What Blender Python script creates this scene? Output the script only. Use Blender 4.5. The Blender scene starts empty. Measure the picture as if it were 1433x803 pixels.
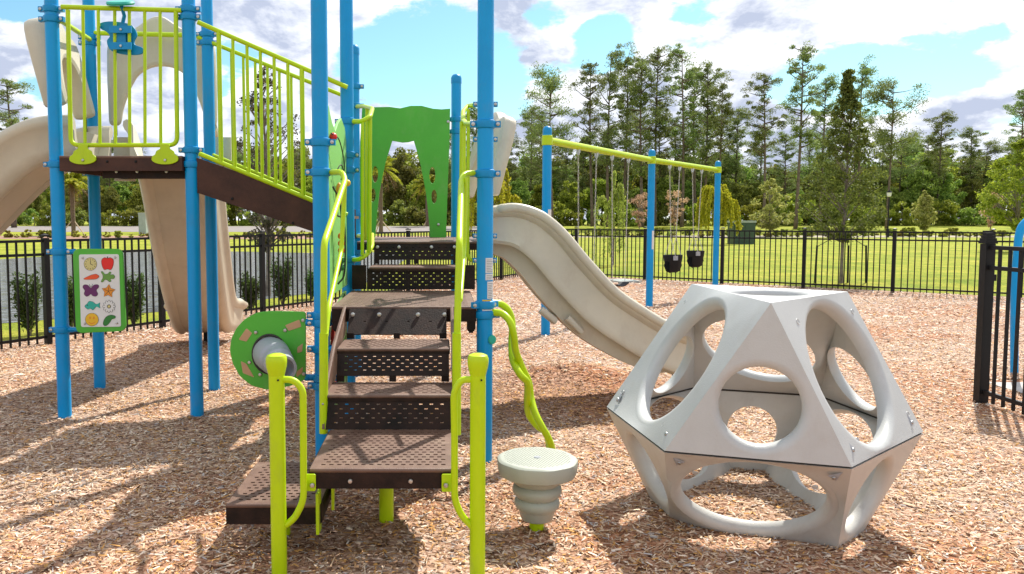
import bpy, math, random
import numpy as np
from mathutils import Vector, Matrix, noise
random.seed(7); RNG = np.random.default_rng(11)
R = math.radians; PI = math.pi
S = bpy.context.scene; COL = S.collection
# ------------------------------------------------------------------ camera
F, HZ, CX, CY, CH = 1120.0, 308.0, 617.0, 386.0, 1.42
PITCH = math.atan((CY - HZ) / F)
cam = bpy.data.cameras.new('camera'); co = bpy.data.objects.new('camera', cam); COL.objects.link(co)
co.location = (0, 0, CH); co.rotation_euler = (PI/2 - PITCH, 0, 0)
cam.sensor_width = 36; cam.lens = F/1433*36
cam.shift_x = (716.5 - CX)/1433; cam.shift_y = -(401.5 - CY)/1433
cam.clip_end = 5000; cam.clip_start = .05
S.camera = co

def ray(px, py):
    u = (px - CX)/F; v = (CY - py)/F
    c, s = math.cos(PITCH), math.sin(PITCH)
    return Vector((u, c + v*s, -s + v*c))
def W(px, py, Y):
    r = ray(px, py); k = Y / r.y
    return Vector((r.x*k, Y, CH + r.z*k))
def G(px, py, z=0.0):
    r = ray(px, py); k = (z - CH)/r.z
    return Vector((r.x*k, r.y*k, z))
# ------------------------------------------------------------------ materials
def mat(name, base=(.5,.5,.5), rough=.5, metal=0, spec=.5, bump=0, bscale=60, var=0, vscale=4, c2=None, coat=0, sss=0, dirt=None):
    m = bpy.data.materials.new(name); m.use_nodes = True
    nt = m.node_tree; N = nt.nodes; L = nt.links; b = N['Principled BSDF']
    b.inputs['Base Color'].default_value = (*base, 1); b.inputs['Roughness'].default_value = rough
    b.inputs['Metallic'].default_value = metal; b.inputs['Specular IOR Level'].default_value = spec
    b.inputs['Coat Weight'].default_value = coat
    tc = N.new('ShaderNodeTexCoord')
    if var or c2:
        n = N.new('ShaderNodeTexNoise'); n.inputs['Scale'].default_value = vscale; n.inputs['Detail'].default_value = 6
        n.inputs['Roughness'].default_value = .65
        L.new(tc.outputs['Object'], n.inputs['Vector'])
        r = N.new('ShaderNodeValToRGB'); r.color_ramp.elements[0].position = .35; r.color_ramp.elements[1].position = .68
        a = c2 if c2 else tuple(x*(1-var) for x in base)
        r.color_ramp.elements[0].color = (*a, 1)
        r.color_ramp.elements[1].color = (*(base if c2 else tuple(min(1, x*(1+var*.5)) for x in base)), 1)
        L.new(n.outputs['Fac'], r.inputs['Fac']); L.new(r.outputs['Color'], b.inputs['Base Color'])
        mr = N.new('ShaderNodeMapRange'); mr.inputs['To Min'].default_value = max(0, rough-.08); mr.inputs['To Max'].default_value = min(1, rough+.12)
        L.new(n.outputs['Fac'], mr.inputs['Value']); L.new(mr.outputs[0], b.inputs['Roughness'])
    if dirt:
        src = b.inputs['Base Color'].links[0].from_socket if b.inputs['Base Color'].is_linked else None
        nd_ = N.new('ShaderNodeTexNoise'); nd_.inputs['Scale'].default_value = dirt[0]; nd_.inputs['Detail'].default_value = 9; nd_.inputs['Roughness'].default_value = .75
        mp_ = N.new('ShaderNodeMapping'); mp_.inputs['Scale'].default_value = (1, 1, .55); mp_.inputs['Location'].default_value = (3.3, 1.2, 7); L.new(tc.outputs['Object'], mp_.inputs['Vector']); L.new(mp_.outputs[0], nd_.inputs['Vector'])
        rr_ = N.new('ShaderNodeMapRange'); rr_.inputs['From Min'].default_value = .52; rr_.inputs['From Max'].default_value = .74; rr_.inputs['To Max'].default_value = dirt[1]; L.new(nd_.outputs['Fac'], rr_.inputs['Value'])
        mm = N.new('ShaderNodeMix'); mm.data_type = 'RGBA'; L.new(rr_.outputs[0], mm.inputs[0]); mm.inputs[7].default_value = (*(dirt[2] if len(dirt) > 2 else (.22,.17,.12)), 1)
        if src: L.new(src, mm.inputs[6])
        else: mm.inputs[6].default_value = (*base, 1)
        L.new(mm.outputs[2], b.inputs['Base Color'])
    if bump:
        n2 = N.new('ShaderNodeTexNoise'); n2.inputs['Scale'].default_value = bscale; n2.inputs['Detail'].default_value = 4
        L.new(tc.outputs['Object'], n2.inputs['Vector'])
        bp = N.new('ShaderNodeBump'); bp.inputs['Strength'].default_value = bump; bp.inputs['Distance'].default_value = .01
        L.new(n2.outputs['Fac'], bp.inputs['Height']); L.new(bp.outputs['Normal'], b.inputs['Normal'])
    return m
def leafmat(name, c1, c2, trans=.35, rnd=.25, c3=None):
    m = bpy.data.materials.new(name); m.use_nodes = True
    nt = m.node_tree; N = nt.nodes; L = nt.links; N.clear()
    out = N.new('ShaderNodeOutputMaterial'); geo = N.new('ShaderNodeNewGeometry'); oi = N.new('ShaderNodeObjectInfo')
    r = N.new('ShaderNodeValToRGB'); e = r.color_ramp.elements
    e[0].color = (*c1, 1); e[1].color = (*c2, 1)
    if c3:
        k = e.new(.85); k.color = (*c2, 1); e[-1].color = (*c3, 1)
    L.new(geo.outputs['Random Per Island'], r.inputs['Fac'])
    hs = N.new('ShaderNodeHueSaturation')
    mh = N.new('ShaderNodeMapRange'); mh.inputs['To Min'].default_value = .5-.035*rnd*4; mh.inputs['To Max'].default_value = .5+.01*rnd*4
    mv = N.new('ShaderNodeMapRange'); mv.inputs['To Min'].default_value = 1-rnd; mv.inputs['To Max'].default_value = 1+rnd*1.4
    L.new(oi.outputs['Random'], mh.inputs['Value']); L.new(oi.outputs['Random'], mv.inputs['Value'])
    L.new(mh.outputs[0], hs.inputs['Hue']); L.new(mv.outputs[0], hs.inputs['Value']); L.new(r.outputs['Color'], hs.inputs['Color'])
    d = N.new('ShaderNodeBsdfPrincipled'); d.inputs['Roughness'].default_value = .6; d.inputs['Specular IOR Level'].default_value = .25
    t = N.new('ShaderNodeBsdfTranslucent'); mx = N.new('ShaderNodeMixShader'); mx.inputs[0].default_value = trans
    L.new(hs.outputs['Color'], d.inputs['Base Color']); L.new(hs.outputs['Color'], t.inputs['Color'])
    L.new(d.outputs[0], mx.inputs[1]); L.new(t.outputs[0], mx.inputs[2]); L.new(mx.outputs[0], out.inputs['Surface'])
    return m
M = {}
M['blue'] = mat('blue_powder_coat', (.0,.30,.68), .3, spec=.32, bump=.05, bscale=180, var=.08, vscale=3, dirt=(7, .22, (.18,.22,.26)))
M['clamp'] = mat('blue_clamp_coat', (.0,.25,.56), .36, spec=.35, bump=.08, bscale=120, var=.08, vscale=9)
M['lime'] = mat('lime_powder_coat', (.47,.66,.002), .32, spec=.35, bump=.04, bscale=160, var=.07, vscale=3, dirt=(8, .25, (.25,.25,.08)))
M['green'] = mat('green_plastic_sheet', (.075,.43,.03), .45, bump=.12, bscale=260, var=.12, vscale=2, dirt=(6, .2, (.3,.4,.2)))
M['lightgreen'] = mat('light_green_plastic_sheet', (.22,.55,.13), .42, bump=.1, bscale=260, var=.05, vscale=2)
M['tan'] = mat('tan_rotomoulded_plastic', (.58,.535,.425), .36, bump=.05, bscale=90, var=.10, vscale=2.5, dirt=(5, .32, (.36,.27,.19)))
M['greylow'] = mat('beige_grey_rotomoulded_plastic', (.53,.525,.49), .42, bump=.12, bscale=160, var=.08, vscale=3, dirt=(6, .35, (.33,.26,.19)))
M['grey'] = mat('pale_grey_rotomoulded_plastic', (.50,.515,.505), .42, bump=.12, bscale=160, var=.07, vscale=3, dirt=(6, .22, (.33,.28,.22)))
M['stoolgrey'] = mat('grey_stool_plastic', (.38,.40,.34), .45, bump=.1, bscale=160, var=.06, vscale=5)
M['brown'] = mat('brown_vinyl_coating', (.165,.092,.062), .5, bump=.2, bscale=220, c2=(.115,.06,.04), vscale=9, dirt=(9, .45, (.34,.25,.18)))
M['darkbrown'] = mat('mottled_brown_vinyl_coating', (.034,.016,.011), .55, spec=.22, bump=.2, bscale=120, c2=(.007,.004,.003), vscale=9)  # near-black brown for risers and deck edges, mottled at random
M['beam'] = mat('dark_brown_beam_coating', (.078,.030,.019), .5, spec=.3, bump=.15, bscale=110, c2=(.04,.014,.009), vscale=7)
M['tube'] = mat('grey_tube_plastic', (.33,.35,.38), .4, bump=.08, bscale=70, var=.07, vscale=6)
M['inlay'] = mat('tan_core_sheet', (.50,.30,.16), .6, bump=.1, bscale=200, var=.08, vscale=8)
M['black'] = mat('black_powder_coat', (.008,.008,.009), .45, spec=.25, bump=.1, bscale=200, var=.2, vscale=6)
M['rubber'] = mat('black_rubber', (.012,.012,.013), .6, spec=.2, bump=.15, bscale=90, var=.2, vscale=8)
M['steel'] = mat('galvanised_steel', (.5,.5,.5), .35, metal=1, var=.2, vscale=40)
M['chain'] = mat('galvanised_chain', (.62,.61,.57), .5, metal=.2, var=.2, vscale=60)
M['white'] = mat('white_plastic_sheet', (.72,.72,.70), .4, var=.03, vscale=5)
M['label'] = mat('white_label_film', (.7,.7,.7), .4, var=.03, vscale=5)
M['ink'] = mat('grey_print', (.25,.25,.27), .5, var=.3, vscale=300)
M['outline'] = mat('dark_engraving', (.03,.025,.02), .6, var=.1, vscale=30)
M['red'] = mat('red_plastic', (.72,.012,.01), .35, var=.05, vscale=20)
M['orange'] = mat('orange_plastic', (.75,.27,.02), .38, var=.05, vscale=20)
M['orangered'] = mat('orange_red_plastic', (.78,.09,.02), .38, var=.05, vscale=20)
M['purple'] = mat('purple_plastic', (.12,.012,.11), .4, var=.05, vscale=20)
M['teal'] = mat('teal_plastic', (.02,.42,.33), .38, var=.05, vscale=20)
M['yellow'] = mat('yellow_plastic', (.8,.48,.02), .4, var=.05, vscale=20)
M['cream'] = mat('cream_plastic', (.62,.55,.22), .4, var=.05, vscale=20)
M['froggreen'] = mat('mid_green_plastic', (.13,.30,.05), .4, var=.05, vscale=20)
M['picklegreen'] = mat('dark_green_plastic', (.02,.20,.03), .4, var=.05, vscale=20)
M['boxgreen'] = mat('dark_green_enamel', (.035,.075,.045), .45, bump=.1, var=.15, vscale=3)
M['boxgrey'] = mat('pale_grey_enamel', (.35,.4,.38), .5, bump=.1, var=.12, vscale=3)
M['pinebark'] = mat('pine_bark', (.20,.15,.115), .9, bump=.8, bscale=8, c2=(.085,.06,.045), vscale=3)
M['greybark'] = mat('grey_bark', (.26,.22,.18), .9, bump=.8, bscale=20, c2=(.12,.10,.08), vscale=8)
M['palmbark'] = mat('palm_bark', (.22,.155,.105), .9, bump=1, bscale=14, c2=(.09,.065,.045), vscale=10)
M['wood'] = mat('pale_timber_brace', (.5,.38,.25), .8, var=.2, vscale=10)
M['pine'] = leafmat('pine_needles', (.09,.145,.045), (.28,.35,.09), .38, .2)
M['oak'] = leafmat('forest_leaves', (.075,.13,.025), (.27,.34,.06), .4, .45)
M['forestl'] = leafmat('yellow_green_forest_leaves', (.12,.18,.02), (.34,.40,.05), .45, .3)  # paler yellow-green leaf tone
M['neartree'] = leafmat('olive_tree_leaves', (.06,.09,.02), (.20,.24,.045), .42, .1, (.22,.27,.06))
M['sparse'] = leafmat('dull_dark_leaves', (.04,.045,.025), (.12,.115,.05), .3, .1, (.2,.12,.06))
M['palm'] = leafmat('palm_fronds', (.20,.27,.02), (.55,.52,.05), .45, .1)
M['palmdead'] = leafmat('dry_palm_fronds', (.2,.13,.06), (.32,.22,.1), .2, .1)
M['willow'] = leafmat('yellow_green_weeping_leaves', (.28,.33,.02), (.60,.56,.04), .45, .15)
M['yellowgreen'] = leafmat('yellow_green_leaves', (.13,.20,.02), (.40,.46,.05), .45, .1)
M['palewillow'] = leafmat('pale_green_weeping_leaves', (.22,.32,.05), (.46,.54,.12), .45, .15)
M['pale'] = leafmat('pale_yellow_leaves', (.2,.26,.05), (.5,.50,.16), .45, .15)
M['myrtle'] = leafmat('dry_pinkish_leaves', (.38,.25,.14), (.62,.45,.28), .4, .15)
M['shrub'] = leafmat('shrub_leaves', (.035,.075,.015), (.10,.19,.04), .35, .2)
M['grassy'] = leafmat('yellow_grass_blades', (.2,.22,.03), (.42,.40,.07), .4, .25)

# ------------------------------------------------------------------ mesh builder
class MB:
    def __init__(s): s.v = []; s.f = []; s.m = []
    def add(s, vs, fs, mi=0):
        o = len(s.v); s.v += [tuple(v) for v in vs]; s.f += [tuple(i+o for i in f) for f in fs]; s.m += [mi]*len(fs); return s
    def box(s, c, d, rz=0, mi=0, rot=None):
        hx, hy, hz = d[0]/2, d[1]/2, d[2]/2
        vs = [Vector((x, y, z)) for x in (-hx, hx) for y in (-hy, hy) for z in (-hz, hz)]
        Rm = rot if rot else Matrix.Rotation(rz, 3, 'Z')
        vs = [Rm @ v + Vector(c) for v in vs]
        return s.add(vs, [(0,1,3,2),(4,6,7,5),(0,4,5,1),(2,3,7,6),(0,2,6,4),(1,5,7,3)], mi)
    def tube(s, pts, r, n=12, mi=0, caps=True):
        pts = [Vector(p) for p in pts]; rs = r if isinstance(r, (list, tuple)) else [r]*len(pts)
        T = []
        for i in range(len(pts)):
            a = pts[max(0, i-1)]; b = pts[min(len(pts)-1, i+1)]; t = b - a
            T.append(t.normalized() if t.length > 1e-9 else Vector((0,0,1)))
        u = T[0].orthogonal().normalized(); vs = []; 
        for i, p in enumerate(pts):
            if i:
                q = T[i-1].rotation_difference(T[i]); u = q @ u
            u = (u - T[i]*u.dot(T[i])).normalized(); w = T[i].cross(u)
            for k in range(n):
                a = 2*PI*k/n; vs.append(p + (u*math.cos(a) + w*math.sin(a))*rs[i])
        fs = [(i*n+k, i*n+(k+1) % n, (i+1)*n+(k+1) % n, (i+1)*n+k) for i in range(len(pts)-1) for k in range(n)]
        if caps: fs += [tuple(range(n-1, -1, -1)), tuple((len(pts)-1)*n+k for k in range(n))]
        return s.add(vs, fs, mi)
    def lathe(s, c, prof, n=24, mi=0, axis=None):
        Rm = Matrix.Identity(3) if axis is None else Vector((0,0,1)).rotation_difference(Vector(axis)).to_matrix()
        vs = [Rm @ Vector((r*math.cos(2*PI*k/n), r*math.sin(2*PI*k/n), z)) + Vector(c) for r, z in prof for k in range(n)]
        fs = [(i*n+k, i*n+(k+1) % n, (i+1)*n+(k+1) % n, (i+1)*n+k) for i in range(len(prof)-1) for k in range(n)]
        fs += [tuple(range(n-1, -1, -1)), tuple((len(prof)-1)*n+k for k in range(n))]
        return s.add(vs, fs, mi)
    def ball(s, c, r, n=12, mi=0, sz=1):
        return s.lathe(c, [(r*math.sin(PI*max(.02, min(.98, i/8))), -r*sz*math.cos(PI*i/8)) for i in range(9)], n, mi)
    def build(s, name, mats, parent=None, angle=38, world=True):
        me = bpy.data.meshes.new(name); me.from_pydata(s.v, [], s.f)
        for m_ in (mats if isinstance(mats, (list, tuple)) else [mats]): me.materials.append(m_)
        if len(me.materials) > 1: me.polygons.foreach_set('material_index', s.m)
        me.polygons.foreach_set('use_smooth', [True]*len(me.polygons)); me.validate(); me.set_sharp_from_angle(angle=R(angle))
        return link(name, me, parent, world)
def top_loc(p):
    v = Vector(p.location)
    while p.parent: p = p.parent; v += Vector(p.location)
    return v
def link(name, me, parent=None, world=True):
    o = bpy.data.objects.new(name, me); COL.objects.link(o)
    if parent is not None:
        o.parent = parent
        if world: o.location = -top_loc(parent)
    return o
def tag(o, label, cat, group=None):
    o['label'] = label; o['category'] = cat
    if group: o['group'] = group
    return o
def thing(name, loc, label, cat, group=None):
    o = bpy.data.objects.new(name, None); COL.objects.link(o); o.location = loc; o.empty_display_size = .2
    return tag(o, label, cat, group)
def copy_tree(o, parent=None):
    c = o.copy(); COL.objects.link(c); c.parent = parent
    for ch in list(o.children): copy_tree(ch, c)
    return c
def smooth_path(pts, rad=.06, n=6):
    pts = [Vector(p) for p in pts]; out = [pts[0]]
    for i in range(1, len(pts)-1):
        a, b, c = pts[i-1], pts[i], pts[i+1]
        da = (a-b); dc = (c-b); r = min(rad, da.length*.49, dc.length*.49)
        p0 = b + da.normalized()*r; p1 = b + dc.normalized()*r
        for k in range(n+1):
            t = k/n; out.append(p0*(1-t)**2 + b*2*t*(1-t) + p1*t*t)
    out.append(pts[-1]); return out
def spline(pts, n=8):
    pts = [Vector(p) for p in pts]; P = [pts[0]*2-pts[1]] + pts + [pts[-1]*2-pts[-2]]; out = []
    for i in range(1, len(P)-2):
        for k in range(n):
            t = k/n
            out.append(.5*((2*P[i]) + (-P[i-1]+P[i+1])*t + (2*P[i-1]-5*P[i]+4*P[i+1]-P[i+2])*t*t + (-P[i-1]+3*P[i]-3*P[i+1]+P[i+2])*t**3))
    out.append(pts[-1]); return out
def plate(name, outer, holes, thick, mtx, m, parent, bevel=.004, smooth=None):
    """extruded flat plate from 2D outline (with holes), placed by matrix"""
    cu = bpy.data.curves.new('tmp', 'CURVE'); cu.dimensions = '2D'; cu.fill_mode = 'BOTH'
    cu.extrude = max(.0002, thick/2 - bevel); cu.bevel_depth = bevel; cu.bevel_resolution = 1
    for poly in [outer] + list(holes):
        sp = cu.splines.new('POLY'); sp.points.add(len(poly)-1); sp.use_cyclic_u = True
        for p, q in zip(sp.points, poly): p.co = (q[0], q[1], 0, 1)
    cu.offset = -bevel
    t = bpy.data.objects.new('tmp', cu); COL.objects.link(t)
    dg = bpy.context.evaluated_depsgraph_get(); me = bpy.data.meshes.new_from_object(t.evaluated_get(dg))
    bpy.data.objects.remove(t); bpy.data.curves.remove(cu)
    me.transform(mtx); me.materials.clear(); me.materials.append(m); me.name = name
    me.polygons.foreach_set('use_smooth', [True]*len(me.polygons)); me.set_sharp_from_angle(angle=R(30))
    return link(name, me, parent)
def ell(cx, cy, rx, ry, n=20, rot=0, a0=0, a1=2*PI):
    out = []
    for k in range(n):
        a = a0 + (a1-a0)*k/n; x, y = rx*math.cos(a), ry*math.sin(a)
        out.append((cx + x*math.cos(rot)-y*math.sin(rot), cy + x*math.sin(rot)+y*math.cos(rot)))
    return out
def sm2(poly, n=5):
    """closed catmull-rom of a 2D polygon"""
    out = []; L = len(poly)
    for i in range(L):
        p0, p1, p2, p3 = [Vector((*poly[(i+j) % L], 0)) for j in (-1, 0, 1, 2)]
        for k in range(n):
            t = k/n; q = .5*((2*p1)+(-p0+p2)*t+(2*p0-5*p1+4*p2-p3)*t*t+(-p0+3*p1-3*p2+p3)*t**3); out.append((q.x, q.y))
    return out
def round_poly(poly, r, n=4):
    pts = [Vector((*p, 0)) for p in poly]; out = []
    for i in range(len(pts)):
        a, b, c = pts[i-1], pts[i], pts[(i+1) % len(pts)]
        rr = min(r, (a-b).length*.49, (c-b).length*.49); p0 = b+(a-b).normalized()*rr; p1 = b+(c-b).normalized()*rr
        for k in range(n+1):
            t = k/n; q = p0*(1-t)**2+b*2*t*(1-t)+p1*t*t; out.append((q.x, q.y))
    return out
def XZ(Y):  # local (x,y) -> world (x, Y, y); plate thickness along Y
    return Matrix(((1,0,0,0),(0,0,-1,Y),(0,1,0,0),(0,0,0,1)))
def YZ(X):  # local (x,y) -> world (X, x, y)
    return Matrix(((0,0,1,X),(1,0,0,0),(0,1,0,0),(0,0,0,1)))
def pxpoly(pts, Y): return [(W(x, y, Y).x, W(x, y, Y).z) for x, y in pts]
def slab(mb, o, ux, uy, w, h, nrm, th, rows, cols, sw, sh, stagger=.5, margin=.03, mi=0):
    """perforated slab: origin o, axes ux,uy; real slots cut through; thickness th along -nrm"""
    o = Vector(o); ux = Vector(ux).normalized(); uy = Vector(uy).normalized(); nn = Vector(nrm).normalized()
    def P(x, y, t): return o + ux*x + uy*y - nn*t
    def quad(x0, y0, x1, y1):
        if x1-x0 < 1e-6 or y1-y0 < 1e-6: return
        mb.add([P(x0,y0,0),P(x1,y0,0),P(x1,y1,0),P(x0,y1,0)], [(0,1,2,3)], mi)
        mb.add([P(x0,y0,th),P(x1,y0,th),P(x1,y1,th),P(x0,y1,th)], [(3,2,1,0)], mi)
    quad(0,0,w,margin); quad(0,h-margin,w,h)
    H = (h-2*margin)/rows; Wc = (w-2*margin)/cols
    for r in range(rows):
        y0 = margin+r*H; y1 = y0+H; ya = (y0+y1)/2-sh/2; yb = ya+sh
        off = Wc*stagger if r % 2 else 0; n = cols-(1 if off else 0)
        quad(0,y0,w,ya); quad(0,yb,w,y1); x = 0
        for c in range(n):
            xc = margin+off+(c+.5)*Wc; xa = xc-sw/2; xb = xc+sw/2
            quad(x,ya,xa,yb); x = xb
            for (p, q) in (((xa,ya),(xb,ya)),((xb,ya),(xb,yb)),((xb,yb),(xa,yb)),((xa,yb),(xa,ya))):
                mb.add([P(*p,0),P(*q,0),P(*q,th),P(*p,th)], [(0,3,2,1)], mi)
        quad(x,ya,w,yb)
    for (p, q) in (((0,0),(w,0)),((w,0),(w,h)),((w,h),(0,h)),((0,h),(0,0))):
        mb.add([P(*p,0),P(*q,0),P(*q,th),P(*p,th)], [(0,1,2,3)], mi)
def bolt(parent, c, axis, r=.012, m='steel'):
    mb = MB(); mb.lathe(c, [(r,0),(r,.003),(r*.8,.006),(r*.3,.007),(.0005,.007)], 12, 0, axis)
    return mb.build('bolt', M[m], parent)

#@@SECTIONS@@
# ------------------------------------------------------------------ render / light / sky
S.render.resolution_x, S.render.resolution_y = 1024, 574
S.view_settings.view_transform = 'Standard'; S.view_settings.look = 'None'; S.view_settings.gamma = 1
S.view_settings.use_curve_mapping = False; S.view_settings.exposure = .74
S.render.engine = 'CYCLES'
S.cycles.max_bounces = 8; S.cycles.diffuse_bounces = 4; S.cycles.transmission_bounces = 4; S.cycles.glossy_bounces = 3
S.cycles.use_denoising = True; S.cycles.caustics_reflective = False; S.cycles.caustics_refractive = False
AZ, EL = R(32), R(50)
sv = Vector((math.sin(AZ)*math.cos(EL), math.cos(AZ)*math.cos(EL), math.sin(EL)))
sl = bpy.data.lights.new('sun', 'SUN'); sl.energy = 4.3; sl.angle = R(.6); sl.color = (1, .945, .85)
so = bpy.data.objects.new('sun', sl); COL.objects.link(so); so.rotation_euler = sv.to_track_quat('Z', 'Y').to_euler(); so.location = (0, 0, 30)

wd = bpy.data.worlds.new('World'); S.world = wd; wd.use_nodes = True
nt = wd.node_tree; N = nt.nodes; L = nt.links; N.clear()
def nd(t, **k):
    n = N.new(t)
    for a, b in k.items(): setattr(n, a, b)
    return n
def mth(op, a, b=None, clamp=False):
    n = nd('ShaderNodeMath', operation=op, use_clamp=clamp)
    for i, x in enumerate((a, b)):
        if x is None: continue
        if isinstance(x, (int, float)): n.inputs[i].default_value = x
        else: L.new(x, n.inputs[i])
    return n.outputs[0]
wo = nd('ShaderNodeOutputWorld'); bg = nd('ShaderNodeBackground'); bg.inputs['Strength'].default_value = .13
sky = nd('ShaderNodeTexSky', sky_type='NISHITA', sun_disc=False, sun_elevation=EL, sun_rotation=AZ, altitude=10, air_density=1.0, dust_density=.6, ozone_density=1.6)
tc = nd('ShaderNodeTexCoord'); sp = nd('ShaderNodeSeparateXYZ'); L.new(tc.outputs['Generated'], sp.inputs[0])
zz = mth('ADD', mth('MAXIMUM', sp.outputs['Z'], 0), .38)
cb = nd('ShaderNodeCombineXYZ'); L.new(mth('DIVIDE', sp.outputs['X'], zz), cb.inputs[0]); L.new(mth('DIVIDE', sp.outputs['Y'], zz), cb.inputs[1])
def nz(scale, off, det=8, rough=.55, dist=.3):
    mp = nd('ShaderNodeMapping'); mp.inputs['Location'].default_value = off; L.new(cb.outputs[0], mp.inputs['Vector'])
    n = nd('ShaderNodeTexNoise'); n.inputs['Scale'].default_value = scale; n.inputs['Detail'].default_value = det
    n.inputs['Roughness'].default_value = rough; n.inputs['Distortion'].default_value = dist
    L.new(mp.outputs[0], n.inputs['Vector']); return n.outputs['Fac']
big = nz(3.3, (3.1, 1.7, .4), 5, .5, 0); det = nz(11, (8, 2, 1), 10, .62, 0)
dens = mth('ADD', mth('MULTIPLY', big, .68), mth('MULTIPLY', det, .32))
# breaks of clear sky, each in its own direction of the sky
gapsum = None
for (px, py, rx, ry, w) in [(590,85,125,85,.26), (1235,108,130,40,.24), (1010,0,30,20,.0), (300,90,70,60,.22), (845,60,38,45,.2), (25,5,50,34,.2),
                         (330,250,120,26,.12), (765,12,45,26,.18), (1330,60,80,22,.14), (75,120,50,40,.12), (700,150,40,60,.10), (1400,180,60,20,.12), (-200,80,100,60,.2), (1600,90,90,60,.2)]:
    if not w: continue
    d = ray(px, py).normalized(); sx, sz = rx/F, ry/F
    vm = nd('ShaderNodeVectorMath', operation='SUBTRACT'); L.new(tc.outputs['Generated'], vm.inputs[0]); vm.inputs[1].default_value = d
    vs_ = nd('ShaderNodeVectorMath', operation='MULTIPLY'); L.new(vm.outputs[0], vs_.inputs[0]); vs_.inputs[1].default_value = (1/sx, .6/sx, 1/sz)
    ln = nd('ShaderNodeVectorMath', operation='LENGTH'); L.new(vs_.outputs[0], ln.inputs[0])
    mr = nd('ShaderNodeMapRange', interpolation_type='SMOOTHSTEP'); mr.inputs['From Min'].default_value = .25; mr.inputs['From Max'].default_value = 1.35
    mr.inputs['To Min'].default_value = w; mr.inputs['To Max'].default_value = 0; L.new(ln.outputs['Value'], mr.inputs['Value'])
    gapsum = mr.outputs[0] if gapsum is None else mth('MAXIMUM', gapsum, mr.outputs[0])
dens = mth('SUBTRACT', mth('ADD', dens, .055), gapsum)
cov = nd('ShaderNodeMapRange', interpolation_type='SMOOTHSTEP'); cov.inputs['From Min'].default_value = .415; cov.inputs['From Max'].default_value = .475
L.new(dens, cov.inputs['Value'])
cr = nd('ShaderNodeValToRGB'); e = cr.color_ramp.elements
shade = mth('ADD', mth('MULTIPLY', nz(5.2, (5, 9, 2), 7, .6, .2), .72), mth('MULTIPLY', dens, .42))
e[0].position = .465; e[0].color = (1, 1, 1, 1); e[1].position = .66; e[1].color = (.42, .47, .60, 1)
k = e.new(.545); k.color = (.90, .92, .96, 1)
L.new(shade, cr.inputs['Fac'])
cs = nd('ShaderNodeVectorMath', operation='SCALE'); L.new(cr.outputs['Color'], cs.inputs[0]); cs.inputs['Scale'].default_value = 6.4
tint = nd('ShaderNodeVectorMath', operation='MULTIPLY'); L.new(sky.outputs[0], tint.inputs[0]); tint.inputs[1].default_value = (.58, .79, .77)
mx = nd('ShaderNodeMix', data_type='RGBA'); L.new(cov.outputs[0], mx.inputs[0]); L.new(tint.outputs[0], mx.inputs[6]); L.new(cs.outputs[0], mx.inputs[7])
L.new(mx.outputs[2], bg.inputs[0]); L.new(bg.outputs[0], wo.inputs[0])

# ------------------------------------------------------------------ ground
def HT(x, y): return .75*max(0, min(1, (y-70)/26))
def surfmat(name, build):
    m = bpy.data.materials.new(name); m.use_nodes = True; build(m.node_tree, m.node_tree.nodes, m.node_tree.links, m.node_tree.nodes['Principled BSDF']); return m
def ramp(N, stops, interp='LINEAR'):
    r = N.new('ShaderNodeValToRGB'); r.color_ramp.interpolation = interp; e = r.color_ramp.elements
    e[0].position, e[0].color = stops[0][0], (*stops[0][1], 1); e[1].position, e[1].color = stops[-1][0], (*stops[-1][1], 1)
    for p, c in stops[1:-1]: k = e.new(p); k.color = (*c, 1)
    return r
def noise_n(N, L, tc, scale, det=6, rough=.6, vec=(1,1,1)):
    mp = N.new('ShaderNodeMapping'); mp.inputs['Scale'].default_value = vec; L.new(tc.outputs['Object'], mp.inputs['Vector'])
    n = N.new('ShaderNodeTexNoise'); n.inputs['Scale'].default_value = scale; n.inputs['Detail'].default_value = det; n.inputs['Roughness'].default_value = rough
    L.new(mp.outputs[0], n.inputs['Vector']); return n
def mixc(N, L, f, a, b, mode='MIX'):
    m = N.new('ShaderNodeMix'); m.data_type = 'RGBA'; m.blend_type = mode
    for s, x in ((0, f), (6, a), (7, b)):
        if hasattr(x, 'links') or hasattr(x, 'is_linked'): L.new(x, m.inputs[s])
        elif s == 0: m.inputs[0].default_value = x
        else: m.inputs[s].default_value = (*x, 1)
    return m.outputs[2]
def grass_b(nt, N, L, b):
    tc = N.new('ShaderNodeTexCoord')
    r = ramp(N, [(.3, (.20,.25,.03)), (.5, (.33,.355,.045)), (.7, (.48,.44,.085))])
    L.new(noise_n(N, L, tc, .35, 8, .7, (1, 1, 1)).outputs['Fac'], r.inputs['Fac'])
    r3 = ramp(N, [(.35, (.62,.78,.6)), (.6, (1.1,1.05,1.0))]); L.new(noise_n(N, L, tc, 1.3, 6, .7, (1, .6, 1)).outputs['Fac'], r3.inputs['Fac'])
    r2 = ramp(N, [(.3, (.45,.5,.4)), (.7, (1.25,1.2,1.15))]); L.new(noise_n(N, L, tc, 14, 5, .8, (1, .5, 1)).outputs['Fac'], r2.inputs['Fac'])
    L.new(mixc(N, L, 1.0, mixc(N, L, 1.0, r.outputs[0], r3.outputs[0], 'MULTIPLY'), r2.outputs[0], 'MULTIPLY'), b.inputs['Base Color']); b.inputs['Roughness'].default_value = .9
    b.inputs['Specular IOR Level'].default_value = .1
    bp = N.new('ShaderNodeBump'); bp.inputs['Strength'].default_value = .8; bp.inputs['Distance'].default_value = .04
    L.new(noise_n(N, L, tc, 30, 4, .8).outputs['Fac'], bp.inputs['Height']); L.new(bp.outputs[0], b.inputs['Normal'])
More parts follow.
